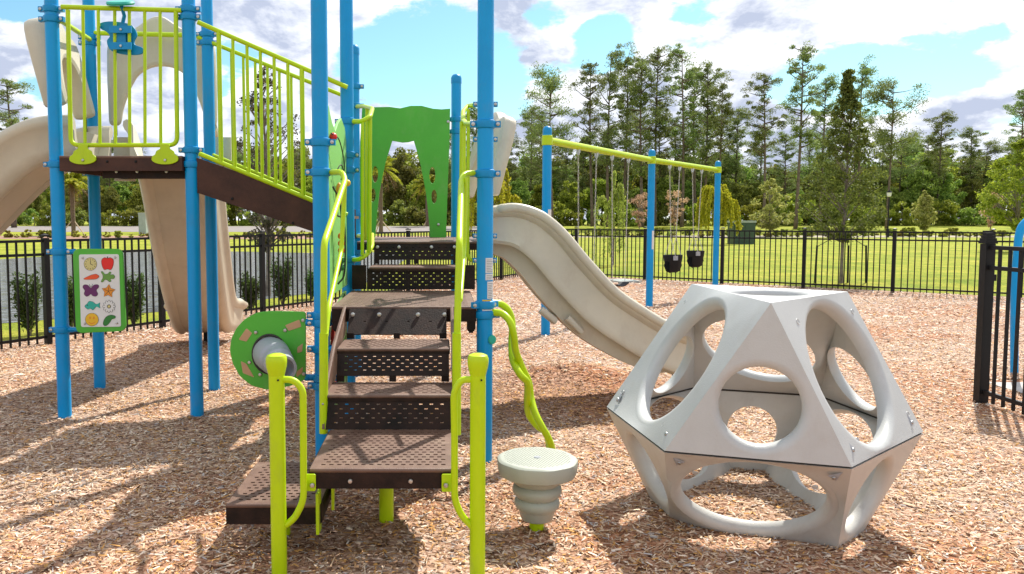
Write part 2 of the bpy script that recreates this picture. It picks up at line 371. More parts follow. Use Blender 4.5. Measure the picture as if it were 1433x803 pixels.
def mulch_b(nt, N, L, b):
    tc = N.new('ShaderNodeTexCoord'); cols = []
    wv = noise_n(N, L, tc, 9, 3)
    add = N.new('ShaderNodeVectorMath'); add.operation = 'MULTIPLY_ADD'; L.new(wv.outputs['Color'], add.inputs[0]); add.inputs[1].default_value = (.12,.12,.12); L.new(tc.outputs['Object'], add.inputs[2])
    hs = []
    for rot, sc in ((.3, (26, 90, 1)), (1.7, (30, 100, 1)), (2.6, (24, 80, 1))):
        mp = N.new('ShaderNodeMapping'); mp.inputs['Rotation'].default_value = (0, 0, rot); mp.inputs['Scale'].default_value = sc
        L.new(add.outputs[0], mp.inputs['Vector']); v = N.new('ShaderNodeTexVoronoi'); v.inputs['Scale'].default_value = 1; v.feature = 'F1'
        L.new(mp.outputs[0], v.inputs['Vector']); hs.append(v)
    sel = noise_n(N, L, tc, 22, 3, .5)
    c1 = mixc(N, L, sel.outputs['Fac'], hs[0].outputs['Color'], hs[1].outputs['Color'])
    s2 = N.new('ShaderNodeMath'); s2.operation = 'GREATER_THAN'; s2.inputs[1].default_value = .5; L.new(noise_n(N, L, tc, 17, 3).outputs['Fac'], s2.inputs[0])
    c2 = mixc(N, L, s2.outputs[0], c1, hs[2].outputs['Color'])
    sx = N.new('ShaderNodeSeparateColor'); L.new(c2, sx.inputs[0])
    r = ramp(N, [(.0, (.05,.024,.014)), (.22, (.25,.14,.085)), (.5, (.42,.275,.19)), (.75, (.56,.41,.31)), (1, (.72,.58,.48))]); L.new(sx.outputs[0], r.inputs['Fac'])
    big = ramp(N, [(.38, (.85,.55,.38)), (.56, (1,.95,.93)), (.75, (1.08,1.05,1.08))]); L.new(noise_n(N, L, tc, .55, 6, .6).outputs['Fac'], big.inputs['Fac'])
    L.new(mixc(N, L, 1.0, r.outputs[0], big.outputs[0], 'MULTIPLY'), b.inputs['Base Color'])
    b.inputs['Roughness'].default_value = .85; b.inputs['Specular IOR Level'].default_value = .2
    bp = N.new('ShaderNodeBump'); bp.inputs['Strength'].default_value = 1; bp.inputs['Distance'].default_value = .02
    L.new(sx.outputs[1], bp.inputs['Height']); L.new(bp.outputs[0], b.inputs['Normal'])
def water_b(nt, N, L, b):
    tc = N.new('ShaderNodeTexCoord'); b.inputs['Base Color'].default_value = (.17,.185,.19,1); b.inputs['Roughness'].default_value = .05
    b.inputs['IOR'].default_value = 1.33; b.inputs['Specular IOR Level'].default_value = .8
    bp = N.new('ShaderNodeBump'); bp.inputs['Strength'].default_value = 1; bp.inputs['Distance'].default_value = .6
    L.new(noise_n(N, L, tc, 1.5, 3, .6, (.5, 1.5, 1)).outputs['Fac'], bp.inputs['Height']); L.new(bp.outputs[0], b.inputs['Normal'])
def bed_b(nt, N, L, b):
    tc = N.new('ShaderNodeTexCoord'); r = ramp(N, [(.3, (.16,.08,.05)), (.55, (.30,.17,.11)), (.75, (.42,.33,.26))])
    L.new(noise_n(N, L, tc, 6, 8, .8).outputs['Fac'], r.inputs['Fac']); L.new(r.outputs[0], b.inputs['Base Color']); b.inputs['Roughness'].default_value = .9
def stone_b(nt, N, L, b):
    tc = N.new('ShaderNodeTexCoord'); r = ramp(N, [(.3, (.14,.10,.07)), (.5, (.30,.26,.19)), (.75, (.5,.45,.38))])
    L.new(noise_n(N, L, tc, 3, 8, .8).outputs['Fac'], r.inputs['Fac']); L.new(r.outputs[0], b.inputs['Base Color']); b.inputs['Roughness'].default_value = .9
def road_b(nt, N, L, b):
    tc = N.new('ShaderNodeTexCoord'); r = ramp(N, [(.3, (.19,.165,.155)), (.7, (.25,.225,.21))])
    L.new(noise_n(N, L, tc, 1.2, 8, .7).outputs['Fac'], r.inputs['Fac']); L.new(r.outputs[0], b.inputs['Base Color']); b.inputs['Roughness'].default_value = .85
GM = {k: surfmat(k+'_surface', f) for k, f in dict(grass=grass_b, mulch=mulch_b, water=water_b, bed=bed_b, stone=stone_b, road=road_b).items()}
def sheet(name, poly, z, m):
    mb = MB(); mb.add([(x, y, z) for x, y in poly], [tuple(range(len(poly)))])
    o = mb.build(name, m); o['kind'] = 'structure'; return o
def terrain(name, x0, x1, ys, z, m):
    mb = MB()
    for a, b in zip(ys, ys[1:]): mb.add([(x0, a, HT(0,a)+z), (x1, a, HT(0,a)+z), (x1, b, HT(0,b)+z), (x0, b, HT(0,b)+z)], [(0,1,2,3)])
    o = mb.build(name, m, angle=80); o['kind'] = 'structure'; return o
terrain('ground', -1500, 1500, [-60, 20, 70, 74, 78, 82, 86, 90, 96, 120, 2500], 0, GM['grass'])
fa, fb = G(68, 483), G(368, 440); fdir = (fb-fa).normalized()
ba, bb = G(806, 388), G(1370, 416); bdir = (bb-ba).normalized()
den = fdir.x*bdir.y - fdir.y*bdir.x; tt = ((ba.x-fa.x)*bdir.y - (ba.y-fa.y)*bdir.x)/den
corner = fa + fdir*tt
fn = Vector((-fdir.y, fdir.x, 0)); bn = Vector((-bdir.y, bdir.x, 0))
if bn.y < 0: bn = -bn
lfar = fa - fdir*14
E1 = lfar + fn*.75; E2 = corner + Vector((-.2, .9, 0)); E3 = bb + bdir*8 + bn*.35
sheet('mulch', [(-20, -6), (16, -6), (E3.x, E3.y), (E2.x, E2.y), (E1.x, E1.y), (-20, E1.y)], .004, GM['mulch'])
pn = [G(x, y) for x, y in ((-500, 505), (-200, 476), (0, 453), (120, 443), (230, 436), (330, 424), (430, 411), (500, 400), (540, 385))]
pf = [G(x, y) for x, y in ((570, 360), (540, 353), (440, 354), (330, 352), (200, 351), (90, 357), (0, 363), (-200, 366), (-600, 368))]
wz = [(p.x, p.y) for p in pn + pf]
sheet('pond', wz, .004, GM['water'])
terrain('road', -300, 8, [79, 82, 86, 90, 94.5], .012, GM['road'])
terrain('far_path', 10, 200, [66, 70, 71.5], .012, GM['stone'])
terrain('shrub_bed', -60, 9, [60, 70, 71], .012, GM['bed'])
sheet('concrete_path', [(4.75, -4), (7.3, -4), (7.3, 6.9), (4.75, 6.9)], .012, mat('pale_concrete', (.45,.42,.39), .9, bump=.3, var=.15, vscale=5))

# wood chips: real slivers scattered over the mulch, colour varies from chip to chip
def hm(x, y):
    b = lambda cx, cy, rx, ry, h: h*np.exp(-(((x-cx)/rx)**2+((y-cy)/ry)**2))
    h = .006*(np.sin(x*2.1+y*1.3)*np.sin(y*2.7-x*.8)+.6*np.sin(x*5.3+1)*np.sin(y*4.7+x)+.4*np.sin(x*9.1+y*3)*np.sin(y*8.3))+.005
    h = h + b(1.15, 7.1, .55, .30, .13)
    fade = np.clip((x*fdir.y*-1+0*y+99), 0, 1)
    dl = (x-fa.x)*fdir.y-(y-fa.y)*fdir.x; db = (x-ba.x)*bdir.y-(y-ba.y)*bdir.x
    return np.clip(h, 0, 1)*np.clip(np.minimum(dl+.4, db+.2)/.8, 0, 1)
def mulch_relief():
    xs = np.arange(-8, 15, .11); ys = np.arange(2.2, 21.5, .11); X, Y = np.meshgrid(xs, ys); Z = hm(X, Y)
    ok = (((X-fa.x)*fdir.y-(Y-fa.y)*fdir.x) > -.3) & (((X-ba.x)*bdir.y-(Y-ba.y)*bdir.x) > -.1) & ((X < 4.7) | (Y > 7))
    n = len(xs); v = np.stack([X, Y, Z+.0085], 2).reshape(-1, 3); f = []
    for j in range(len(ys)-1):
        for i in range(n-1):
            if ok[j, i] and ok[j, i+1] and ok[j+1, i] and ok[j+1, i+1]: f.append((j*n+i, j*n+i+1, (j+1)*n+i+1, (j+1)*n+i))
    mb = MB(); mb.v = [tuple(p) for p in v.tolist()]; mb.f = f; mb.m = [0]*len(f)
    o = mb.build('mulch_relief', GM['mulch'], angle=89); o['kind'] = 'structure'
mulch_relief()
def chips():
    C = []
    for y0, y1, dens, k in ((2.9, 4.6, 4600, .95), (4.6, 6.6, 3100, 1.0), (6.6, 9.5, 1700, 1.15), (9.5, 15, 620, 1.5), (15, 21, 180, 2.0)):
        w0, w1 = -.60*y1, .79*y1; n = int((w1-w0)*(y1-y0)*dens)
        x = RNG.uniform(w0, w1, n); y = RNG.uniform(y0, y1, n)
        keep = (x > -.6*y-.1) & (x < .77*y+.1)
        side = (x-fa.x)*fdir.y-(y-fa.y)*fdir.x > -.55          # inside the left fence line
        back = (x-ba.x)*bdir.y-(y-ba.y)*bdir.x > -.25
        path = (x < 4.75) | (y > 6.9)
        q = keep & side & back & path
        C.append(np.stack([x[q], y[q], np.full(q.sum(), k)], 1))
    C = np.concatenate(C); n = len(C)
    ln = RNG.lognormal(-3.74, .45, n)*C[:,2]; wd_ = RNG.lognormal(-5.08, .38, n)*C[:,2]; th = wd_*RNG.uniform(.2, .5, n)
    a = RNG.uniform(0, 2*PI, n); tilt = RNG.normal(0, .22, n); roll = RNG.normal(0, .35, n)
    ux = np.stack([np.cos(a)*np.cos(tilt), np.sin(a)*np.cos(tilt), np.sin(tilt)], 1)
    sx = np.stack([-np.sin(a), np.cos(a), np.zeros(n)], 1); up = np.cross(ux, sx)
    sy = sx*np.cos(roll)[:,None] + up*np.sin(roll)[:,None]; uz = np.cross(ux, sy)
    c = np.stack([C[:,0], C[:,1], .004 + hm(C[:,0], C[:,1]) + RNG.uniform(0, .016, n)*C[:,2]], 1)
    h = (ln/2)[:,None]*ux; w = (wd_/2)[:,None]*sy; t = th[:,None]*uz; tp = RNG.uniform(.3, 1, n)[:,None]
    V = np.stack([c-h-w, c+h-w*tp, c+h+w*tp, c-h+w, c-h*.9+t, c+h*.85+t], 1).reshape(-1, 3)
    base = (np.arange(n)*6)[:,None]
    quads = (np.array([[0,1,5,4],[2,3,4,5]])[None]+base[:,None]).reshape(-1, 4)
    tris = (np.array([[0,4,3],[1,2,5]])[None]+base[:,None]).reshape(-1, 3)
    me = bpy.data.meshes.new('wood_chips'); me.vertices.add(len(V)); me.vertices.foreach_set('co', V.ravel())
    li = np.concatenate([quads.ravel(), tris.ravel()]); me.loops.add(len(li)); me.loops.foreach_set('vertex_index', li.astype(np.int32))
    nq, ntx = len(quads), len(tris); me.polygons.add(nq+ntx)
    st = np.concatenate([np.arange(nq)*4, nq*4+np.arange(ntx)*3]).astype(np.int32)
    me.polygons.foreach_set('loop_start', st); me.polygons.foreach_set('loop_total', np.concatenate([np.full(nq, 4), np.full(ntx, 3)]).astype(np.int32))
    pal = np.array([(.53,.36,.215), (.64,.475,.315), (.74,.60,.43), (.46,.26,.12), (.56,.29,.08), (.15,.075,.035), (.42,.37,.32), (.82,.72,.57), (.31,.17,.085)])
    idx = RNG.choice(len(pal), n, p=[.24,.21,.11,.12,.08,.08,.08,.02,.06])
    # fresh orange-brown mulch in worn patches, plus slide shadow painted into the chip colours
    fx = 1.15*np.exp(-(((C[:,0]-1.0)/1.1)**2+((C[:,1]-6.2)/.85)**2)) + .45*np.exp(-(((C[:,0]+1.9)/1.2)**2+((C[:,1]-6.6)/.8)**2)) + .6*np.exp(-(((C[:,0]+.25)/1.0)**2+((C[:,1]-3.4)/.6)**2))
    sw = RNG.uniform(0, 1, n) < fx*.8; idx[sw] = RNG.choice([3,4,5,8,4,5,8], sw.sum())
    pal = pal*np.array([1.04,1.05,1.13]); col = pal[idx]*RNG.uniform(.8, 1.2, n)[:,None]
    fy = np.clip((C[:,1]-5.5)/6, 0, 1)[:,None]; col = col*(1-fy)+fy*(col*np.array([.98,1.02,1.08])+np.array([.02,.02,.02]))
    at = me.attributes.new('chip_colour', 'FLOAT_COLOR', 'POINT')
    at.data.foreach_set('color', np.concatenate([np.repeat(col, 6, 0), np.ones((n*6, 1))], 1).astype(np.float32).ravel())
    me.update(calc_edges=True); me.validate()
    m = bpy.data.materials.new('wood_chip'); m.use_nodes = True; b = m.node_tree.nodes['Principled BSDF']
    an = m.node_tree.nodes.new('ShaderNodeAttribute'); an.attribute_name = 'chip_colour'; m.node_tree.links.new(an.outputs['Color'], b.inputs['Base Color'])
    b.inputs['Roughness'].default_value = .75; b.inputs['Specular IOR Level'].default_value = .25
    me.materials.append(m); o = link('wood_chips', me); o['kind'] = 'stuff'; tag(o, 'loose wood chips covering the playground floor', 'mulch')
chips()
# ------------------------------------------------------------------ vegetation meshes
def leafmesh(name, C, size, m, aspect=2.0, axis=None, spread=1.0, norm=None):
    """many small rhombic leaves centred on C; axis = preferred direction (N,3) or None"""
    C = np.asarray(C, float); n = len(C)
    s = size*RNG.uniform(.6, 1.4, n) if np.isscalar(size) else size
    d = RNG.normal(0, 1, (n, 3))
    if axis is not None: d = np.asarray(axis)+d*spread
    d /= np.linalg.norm(d, axis=1)[:,None]+1e-9
    e = np.cross(d, RNG.normal(0, 1, (n, 3))); e /= np.linalg.norm(e, axis=1)[:,None]+1e-9
    a = d*(s*.5)[:,None]; b = e*(s*.5/aspect)[:,None]
    V = np.stack([C-a, C-b+a*.1, C+a, C+b+a*.1], 1).reshape(-1, 3)
    me = bpy.data.meshes.new(name); me.vertices.add(n*4); me.vertices.foreach_set('co', V.ravel())
    me.loops.add(n*4); me.loops.foreach_set('vertex_index', np.arange(n*4, dtype=np.int32))
    me.polygons.add(n); me.polygons.foreach_set('loop_start', (np.arange(n)*4).astype(np.int32)); me.polygons.foreach_set('loop_total', np.full(n, 4, np.int32))
    me.update(calc_edges=True); me.materials.append(m); return me
def clumps(centers, radii, per, squash=.75):
    out = []
    for c, r in zip(centers, radii):
        n = int(per*random.uniform(.7, 1.3)); p = RNG.normal(0, 1, (n, 3)); p /= np.linalg.norm(p, axis=1)[:,None]
        p *= (RNG.uniform(0, 1, n)**.45)[:,None]*r; p[:,2] *= squash; out.append(p+np.array(c))
    return np.concatenate(out)
def trunkmesh(h, r, bend=.03, branches=(), n=8, m='pinebark', z0=-.3):
    mb = MB(); ph = random.uniform(0, 6)
    f = lambda z: Vector((math.sin(ph+z/h*3)*bend*h, math.cos(ph*2+z/h*2.4)*bend*h, z))-Vector((math.sin(ph)*bend*h, math.cos(ph*2)*bend*h, 0))
    zs = [z0+(h-z0)*k/10 for k in range(11)]
    mb.tube([f(z) for z in zs], [r*(1-.82*k/10) if k else r*1.25 for k in range(11)], n)
    for z, tip, br in branches:
        a = f(z); t = Vector(tip); mid = (a+t)/2+Vector((random.uniform(-.1,.1), random.uniform(-.1,.1), random.uniform(-.12,.05)))*(t-a).length
        mb.tube([a, mid, t], [br, br*.7, br*.25], 5)
    return mb, f
def tree_src(kind, seed, h, cw, c0, **k):
    """returns (crown mesh, trunk MB, bark)"""
    random.seed(seed)
    if kind == 'pine':
        br = []; C = []; Rr = []; mb, f = trunkmesh(h, h*.0105, .012)
        lv = int(k.get('n', 24))
        for i in range(lv):
            t = (i+random.random())/lv; z = h*(c0+(1-c0)*t*.97)
            if random.random() < .18: continue
            prof = math.sin(PI*min(1, (t*.66+.22)))**.7
            ln = cw*prof*random.uniform(.3, 1.2); a = random.uniform(0, 2*PI)
            tip = f(z)+Vector((math.cos(a)*ln, math.sin(a)*ln, ln*random.uniform(.15, .75)))
            br.append((z, tip, h*.0026))
            for q in range(random.randint(1, 3)):
                w = random.uniform(.55, 1.05); c = f(z).lerp(tip, w)+Vector((random.gauss(0,.3), random.gauss(0,.3), random.gauss(0,.35)))
                C.append(c); Rr.append(random.uniform(.35, 1.0)*cw/2.3)
        C.append(f(h*.985)); Rr.append(.5)
        mb2, _ = MB(), 0
        random.seed(seed); mb, f = trunkmesh(h, h*.0105, .012)
        for z, tip, b_ in br:
            a = f(z); mb.tube([a, (a+tip)/2+Vector((0,0,-.1)), tip], [b_*1.6, b_, b_*.4], 5)
        P = clumps(C, Rr, 95, .62)
        return leafmesh('crown', P, .27, M['pine'], 3.4), mb, 'pinebark'
    if kind == 'broad':
        C = []; Rr = []; rz = h*(1-c0)/2; cz = h*(1+c0)/2*.97
        for i in range(int(k.get('n', 60))):
            v = Vector((random.gauss(0,1), random.gauss(0,1), random.gauss(0,1))).normalized()*random.uniform(.35, .95)
            tz = v.z; w = cw*(1 - .25*max(0, tz))*random.uniform(.8, 1.1)
            C.append(Vector((v.x*w, v.y*w, cz+v.z*rz*.92))); Rr.append(random.uniform(.5, 1.0)*cw*.32)
        random.seed(seed+9)
        mb, f = trunkmesh(h*.85, h*.013, .02, [(h*random.uniform(.2,.55), C[j], h*.005) for j in range(0, len(C), 5)])
        P = clumps(C, Rr, k.get('per', 130), .8)
        return leafmesh('crown', P, k.get('leaf', .30), M[k.get('mat', 'oak')], 1.6), mb, 'greybark'
def put_tree(name, src, loc, rz, sc, label, cat, group, zs=1):
    me, tmb, bark = src['me'], src['t'], src['b']
    o = thing(name, loc, label, cat, group); o.rotation_euler.z = rz; o.scale = (sc, sc, sc*zs)
    c = bpy.data.objects.new('crown', me); COL.objects.link(c); c.parent = o
    t = bpy.data.objects.new('trunk', tmb); COL.objects.link(t); t.parent = o
    return o
def mk(kind, seed, h, cw, c0, **k):
    me, mb, bark = tree_src(kind, seed, h, cw, c0, **k)
    t = bpy.data.meshes.new('trunk'); t.from_pydata(mb.v, [], mb.f); t.materials.append(M[bark]); t.polygons.foreach_set('use_smooth', [True]*len(t.polygons))
    return dict(me=me, t=t, b=bark, h=h)
P_tall = [mk('pine', 20+i, 20, 2.15, c, n=n) for i, (c, n) in enumerate(((.44, 50), (.36, 58), (.50, 44), (.30, 66), (.46, 50)))]
P_wide = mk('pine', 41, 17, 3.5, .46, n=60)
B_dark = [mk('broad', 60+i, 10, 3.3, .12, n=62) for i in range(4)]
B_light = [mk('broad', 70+i, 8, 3.0, .06, n=60, mat='forestl') for i in range(3)]
Y0 = 92.0
def at_y(px, Y, ty, src):                                 # a tree standing at distance Y whose top reaches the given height
    z = HT(0, Y); w = W(px, ty, Y); return Vector((w.x, Y, z)), (w.z-z)/src['h']
pl = [(775,107,1,88,'broad-crowned pine, lone and lower, left of the tall pine stand'), (832,88,0,94,'first tall thin pine of the stand from the left'), (854,73,1,92,'tall pine with a leaning feathery top near the left of the stand'),
      (875,79,2,97,'narrow pine with a short tuft crown left of the middle swing post'), (903,81,3,92,'dense tall pine rising directly over the middle swing post'), (921,69,4,95,'broad tall pine just right of the middle swing post'),
      (959,70,1,92,'tallest pine above the sagging end of the lime swing beam'), (978,94,0,98,'pine with drooping crown between beam end and tallest pine'), (990,93,3,94,'pine standing just left of the far swing post'),
      (1008,116,2,90,'low-topped pine over the far swing post'), (1074,103,4,88,'open pine with bare trunk above the green utility box'), (1121,66,0,86,'very tall pale-trunked pine right of the utility box'),
      (1153,108,3,95,'bushy pine behind the olive tree, on its left'), (1211,90,2,98,'thin spindly pine poking above the olive tree'), (1248,118,4,88,'round-headed pine right of the olive tree'),
      (1432,124,0,90,'dark pine at the right edge behind the yellow-green tree'), (12,110,4,90,'sunlit pine at the left edge above the tan slide'), (708,166,2,96,'short pine just right of the tall blue post')]
for i, (px, ty, v, Y, lab) in enumerate(pl):
    src = P_wide if px in (775, 1248) else P_tall[v]
    loc, sc = at_y(px, Y, ty, src)
    if px in (12, 1248): sc_x = 1
    o = put_tree('pine_tree', src, loc, i*2.1, sc, lab, 'pine tree', 'tall pines above the forest')
    if px in (12,): o.scale = (sc*1.5, sc*1.5, sc)
    if px in (708,): o.scale = (sc*.8, sc*.8, sc)
pr_ = random.Random(77)
for i, px in enumerate(list(range(-40, 300, 48))+list(range(330, 470, 40))+list(range(640, 1470, 31))):
    px += pr_.uniform(-10, 10); Y = pr_.uniform(99, 112); ty = (pr_.uniform(150, 205) if px > 620 else pr_.uniform(195, 235)); src = P_tall[pr_.choice((1, 3, 3))] if i % 4 else P_wide
    loc, sc = at_y(px, Y, ty, src); o = put_tree('pine_tree', src, loc, pr_.uniform(0, 6), sc, 'mid-height pine rising out of the forest behind the lawn' if px > 480 else 'mid-height pine rising out of the forest across the pond', 'pine tree', 'mid-height pines in the forest'); o.scale = (sc*1.25, sc*1.25, sc)
# the forest: rows of broadleaf trees, each its own object
rr = random.Random(5); cnt = 0
def top_profile(px):
    pts = [(-120,215),(0,243),(60,238),(180,222),(250,215),(320,205),(400,200),(460,205),(520,208),(560,203),(620,208),(700,218),(760,212),(830,205),(900,215),(1000,205),(1060,228),(1120,222),(1200,215),(1260,205),(1300,190),(1340,205),(1390,200),(1440,195),(1560,190)]
    for (a, b), (c, d) in zip(pts, pts[1:]):
        if a <= px <= c: return b+(d-b)*(px-a)/(c-a)
    return 205
for Y, step, dt in ((128, 34, -4), (118, 36, 2), (109, 34, 16), (101, 37, 36)):
    px = -110+rr.uniform(0, 20)
    while px < 1560:
        ty = top_profile(px)+dt+rr.uniform(-9, 16)
        left = px < 330
        light = (rr.random() < (.85 if left else .22)) if Y < 112 else (rr.random() < (.5 if left else .06))
        src = rr.choice(B_light if light else B_dark)
        loc, sc = at_y(px, Y+rr.uniform(-2, 2), ty, src)
        q = rr.random() < .14 and Y < 120
        lab = ('yellow-green tree in the forest across the pond' if light else 'dark green tree in the forest across the pond') if left else ('lighter green tree at the forest edge behind the lawn' if light else 'dark green tree in the forest mass behind the lawn')
        o = put_tree('forest_tree', src, loc, rr.uniform(0, 6.3), max(.5, sc), lab, 'tree', 'broadleaf trees of the forest'); cnt += 1
        px += step*rr.uniform(.7, 1.25)
# undergrowth along the forest edge
B_bush = [mk('broad', 90+i, 2.4, 1.7, -.15, n=26, per=110, leaf=.2, mat=m_) for i, m_ in enumerate(('forestl', 'oak', 'forestl'))]
px = -110
while px < 1560:
    Y = rr.uniform(95.5, 98.5); left = px < 330
    src = rr.choice(B_bush); h = rr.uniform(1.8, 4.2)
    if 505 < px < 640: src = B_bush[1]
    o = put_tree('bush', src, (W(px, 300, Y).x, Y, HT(0, Y)), rr.uniform(0, 6), h/2.4, 'leafy bush at the foot of the forest across the pond' if left else 'leafy bush at the foot of the forest behind the lawn', 'bush', 'bushes along the forest edge')
    px += rr.uniform(15, 30)
# individual smaller trees -----------------------------------------------------------------
def own_tree(name, loc, h, spec, label, cat='tree', group=None):
    """spec: list of (t, r) crown radius profile by height fraction"""
    pass
def prof_crown(h, prof, n, clr, per, leaf, m, seed, aspect=1.8, off=(0,0)):
    random.seed(seed); C = []; Rr = []
    lo_t = max([b for (a, ra), (b, rb) in zip(prof, prof[1:]) if rb == 0]+[0])
    for i in range(n):
        t = lo_t+(1-lo_t)*random.random()**1.15
        for (a, ra), (b, rb) in zip(prof, prof[1:]):
            if a <= t <= b: rad = ra+(rb-ra)*(t-a)/(b-a)
        a = random.uniform(0, 2*PI); q = math.sqrt(random.random())*rad
        C.append(Vector((off[0]*t+math.cos(a)*q, off[1]*t+math.sin(a)*q, h*t))); Rr.append(clr*random.uniform(.5, 1.2)*(.45+.55*min(1, rad/max(p[1] for p in prof))))
    return C, leafmesh('crown', clumps(C, Rr, per, .8), leaf, M[m], aspect)
def small_tree(name, loc, h, prof, n, clr, per, leaf, m, seed, label, tr=.03, bark='greybark', group=None, nb=24, bend=.015):
    C, me = prof_crown(h, prof, n, clr, per, leaf, m, seed)
    lowest = min(a for a, r_ in prof if r_ > 0)
    mb, f = trunkmesh(h*.96, tr, bend, z0=-.1)
    for c in C[::max(1, len(C)//nb)]:
        z = max(h*lowest*.8, c.z-(Vector((c.x, c.y, 0)).length)*1.1); a = f(z)
        mb.tube([a, a.lerp(c, .5)+Vector((0,0,.03)), c], [tr*.38, tr*.25, tr*.08], 5)
    o = thing(name, loc, label, 'tree', group); link('crown', me, o, False); mb.build('trunk', M[bark], o, world=False)
    return o
tl = G(1177, 396)
t1 = small_tree('olive_tree', tl, W(1185, 95, tl.y).z, [(0,0),(.2,0),(.24,.75),(.36,1.0),(.55,.72),(.72,.38),(.88,.15),(1,.03)], 300, .19, 75, .055, 'neartree', 3, 'tall young tree with olive leaves staked behind the black fence', .042, nb=60)
for dx in (-.55, .62, .2):
    s_ = MB(); s_.tube([(tl.x+dx, tl.y+.1, -.1), (tl.x+dx*.95, tl.y+.1, .85)], .022, 6); s_.tube([(tl.x+dx*.95, tl.y+.1, .82), (tl.x, tl.y, 1.15)], .008, 5)
    s_.build('stake', M['black'], t1)
tl = G(375, 414)
small_tree('young_tree', tl, W(375, 92, tl.y).z, [(0,0),(.2,0),(.26,.45),(.45,.75),(.7,.72),(.88,.4),(1,.1)], 120, .15, 48, .05, 'sparse', 8, 'sparse dull-leaved tree by the pond seen through the sloping railing', .05, nb=70)
tl = G(1424, 352)
small_tree('yellow_green_tree', tl, W(1424, 196, tl.y).z, [(0,0),(.2,0),(.27,1.0),(.5,1.75),(.75,1.35),(.93,.6),(1,.15)], 130, .34, 80, .12, 'yellowgreen', 12, 'yellow-green leafy tree with grey trunk at the right edge', .1, nb=40)
for (px, by, ty, w, m_, lab) in ((1078,331,250,1.9,'pale','pale yellow small tree just right of the green utility box'), (1293,329,268,1.0,'pale','slim pale green sapling right of the lamp post'),
                              (895,330,270,1.3,'myrtle','dry pinkish small tree left of the middle swing post'), (943,330,268,1.45,'myrtle','dry pinkish small tree above the first bucket swing'),
                              (1385,330,268,1.6,'myrtle','brownish small tree near the far fence corner')):
    tl = G(px, by)
    small_tree('small_tree', tl, W(px, ty, tl.y).z, [(0,0),(.14,0),(.22,w*.75),(.45,w),(.75,w*.6),(1,.1)] if m_ != 'myrtle' else [(0,0),(.22,0),(.5,w*.55),(.85,w*.8),(1,w*.4)], (60 if m_ != 'myrtle' else 34), (.5 if m_ != 'myrtle' else .36), (70 if m_ != 'myrtle' else 45), (.2 if m_ != 'myrtle' else .14), m_, px, lab, .06, nb=34)
# weeping trees
def weeping(loc, h, rad, m, seed, label, nb=34, leaf=.09, drop=.6, arch=.5):
    random.seed(seed); o = thing('weeping_tree', loc, label, 'tree'); tb = MB(); P = []; A = []
    tb.tube([(0,0,-.1), (.03,.02,h*.4), (-.02,.03,h*.82)], [.05*h/3, .04*h/3, .02*h/3], 7)
    for i in range(nb):
        a = random.uniform(0, 2*PI); z = h*random.uniform(.5, .84); r_ = rad*random.uniform(.4, 1); up = h*random.uniform(.05, .2)
        pts = spline([(0,0,z), (math.cos(a)*r_*.45, math.sin(a)*r_*.45, z+up), (math.cos(a)*r_*.85, math.sin(a)*r_*.85, z+up*.7), (math.cos(a)*r_, math.sin(a)*r_, z-h*drop*random.uniform(.3, .8))], 6)
        tb.tube(pts, [.012*h/3]*8+[.006*h/3]*(len(pts)-8), 4)
        for p in pts[4:]:
            for j in range(5):
                ln = random.uniform(.1, .45)*h*drop*.4
                for q in range(7):
                    P.append(p+Vector((random.gauss(0,.03), random.gauss(0,.03), -ln*q/7))*1.0+Vector((0,0,random.gauss(0,.03)))); A.append((0,0,-1))
    link('crown', leafmesh('crown', P, leaf, M[m], 3, A, .55), o, False); tb.build('trunk', M['greybark'], o, world=False)
tl = G(857, 371); weeping(tl, W(857, 244, tl.y).z*1.02, .62, 'palewillow', 4, 'pale weeping sapling between the first swing chains', 11, .08, .6)
tl = G(688, 372); weeping(tl, W(688, 216, tl.y).z, 1.25, 'willow', 6, 'weeping yellow-green tree behind the right tan slide', 22, .10, .4)
tl = G(1000, 342); weeping(tl, W(1000, 258, tl.y).z, 1.45, 'willow', 9, 'bright yellow weeping tree behind the far swing post', 36, .15, .45)
# palms
def palm(loc, h, fl, seed, label):
    random.seed(seed); o = thing('palm_tree', loc, label, 'palm tree'); tb = MB(); zc = h-fl*.55
    tb.tube([(0,0,-.2)]+[(.02*math.sin(k), 0, zc*k/9) for k in range(1, 10)], [.26]+[.19 if k % 2 else .21 for k in range(1, 9)]+[.24], 10)
    def frond(n, zlo, zhi):
        P = []; A = []; S_ = []
        for i in range(n):
            a = random.uniform(0, 2*PI); e = random.uniform(zlo, zhi); L_ = fl*random.uniform(.8, 1.1); d = Vector((math.cos(a), math.sin(a), 0))
            for k in range(26):
                t = (k+1)/26; p = d*(L_*t*math.cos(e)*(1-.12*t)) + Vector((0, 0, zc + L_*(math.sin(e)*t - .42*t*t)))
                for sgn in (-1, 1):
                    for _ in range(2):
                        side = Vector((-d.y, d.x, 0))*sgn; l = L_*.22*(1-.6*abs(t-.45)); ax = (side+d*.8+Vector((0,0,-.35))).normalized()
                        P.append(p+ax*l*.45); A.append(ax); S_.append(l)
        return P, A, np.array(S_)
    P, A, S_ = frond(46, -.25, 1.4); link('crown', leafmesh('crown', P, S_, M['palm'], 5, A, .12), o, False)
    P, A, S_ = frond(7, -.7, -.35); link('dry_fronds', leafmesh('dry_fronds', P, S_*.8, M['palmdead'], 7, A, .2), o, False)
    tb.build('trunk', M['palmbark'], o, world=False)
    br = MB()
    for a in (-.3, 2.1, 4.0): br.tube([(0, 0, 1.5), (1.3*math.cos(a), 1.3*math.sin(a), 0)], .05, 5)
    br.build('timber_brace', M['wood'], o, world=False)
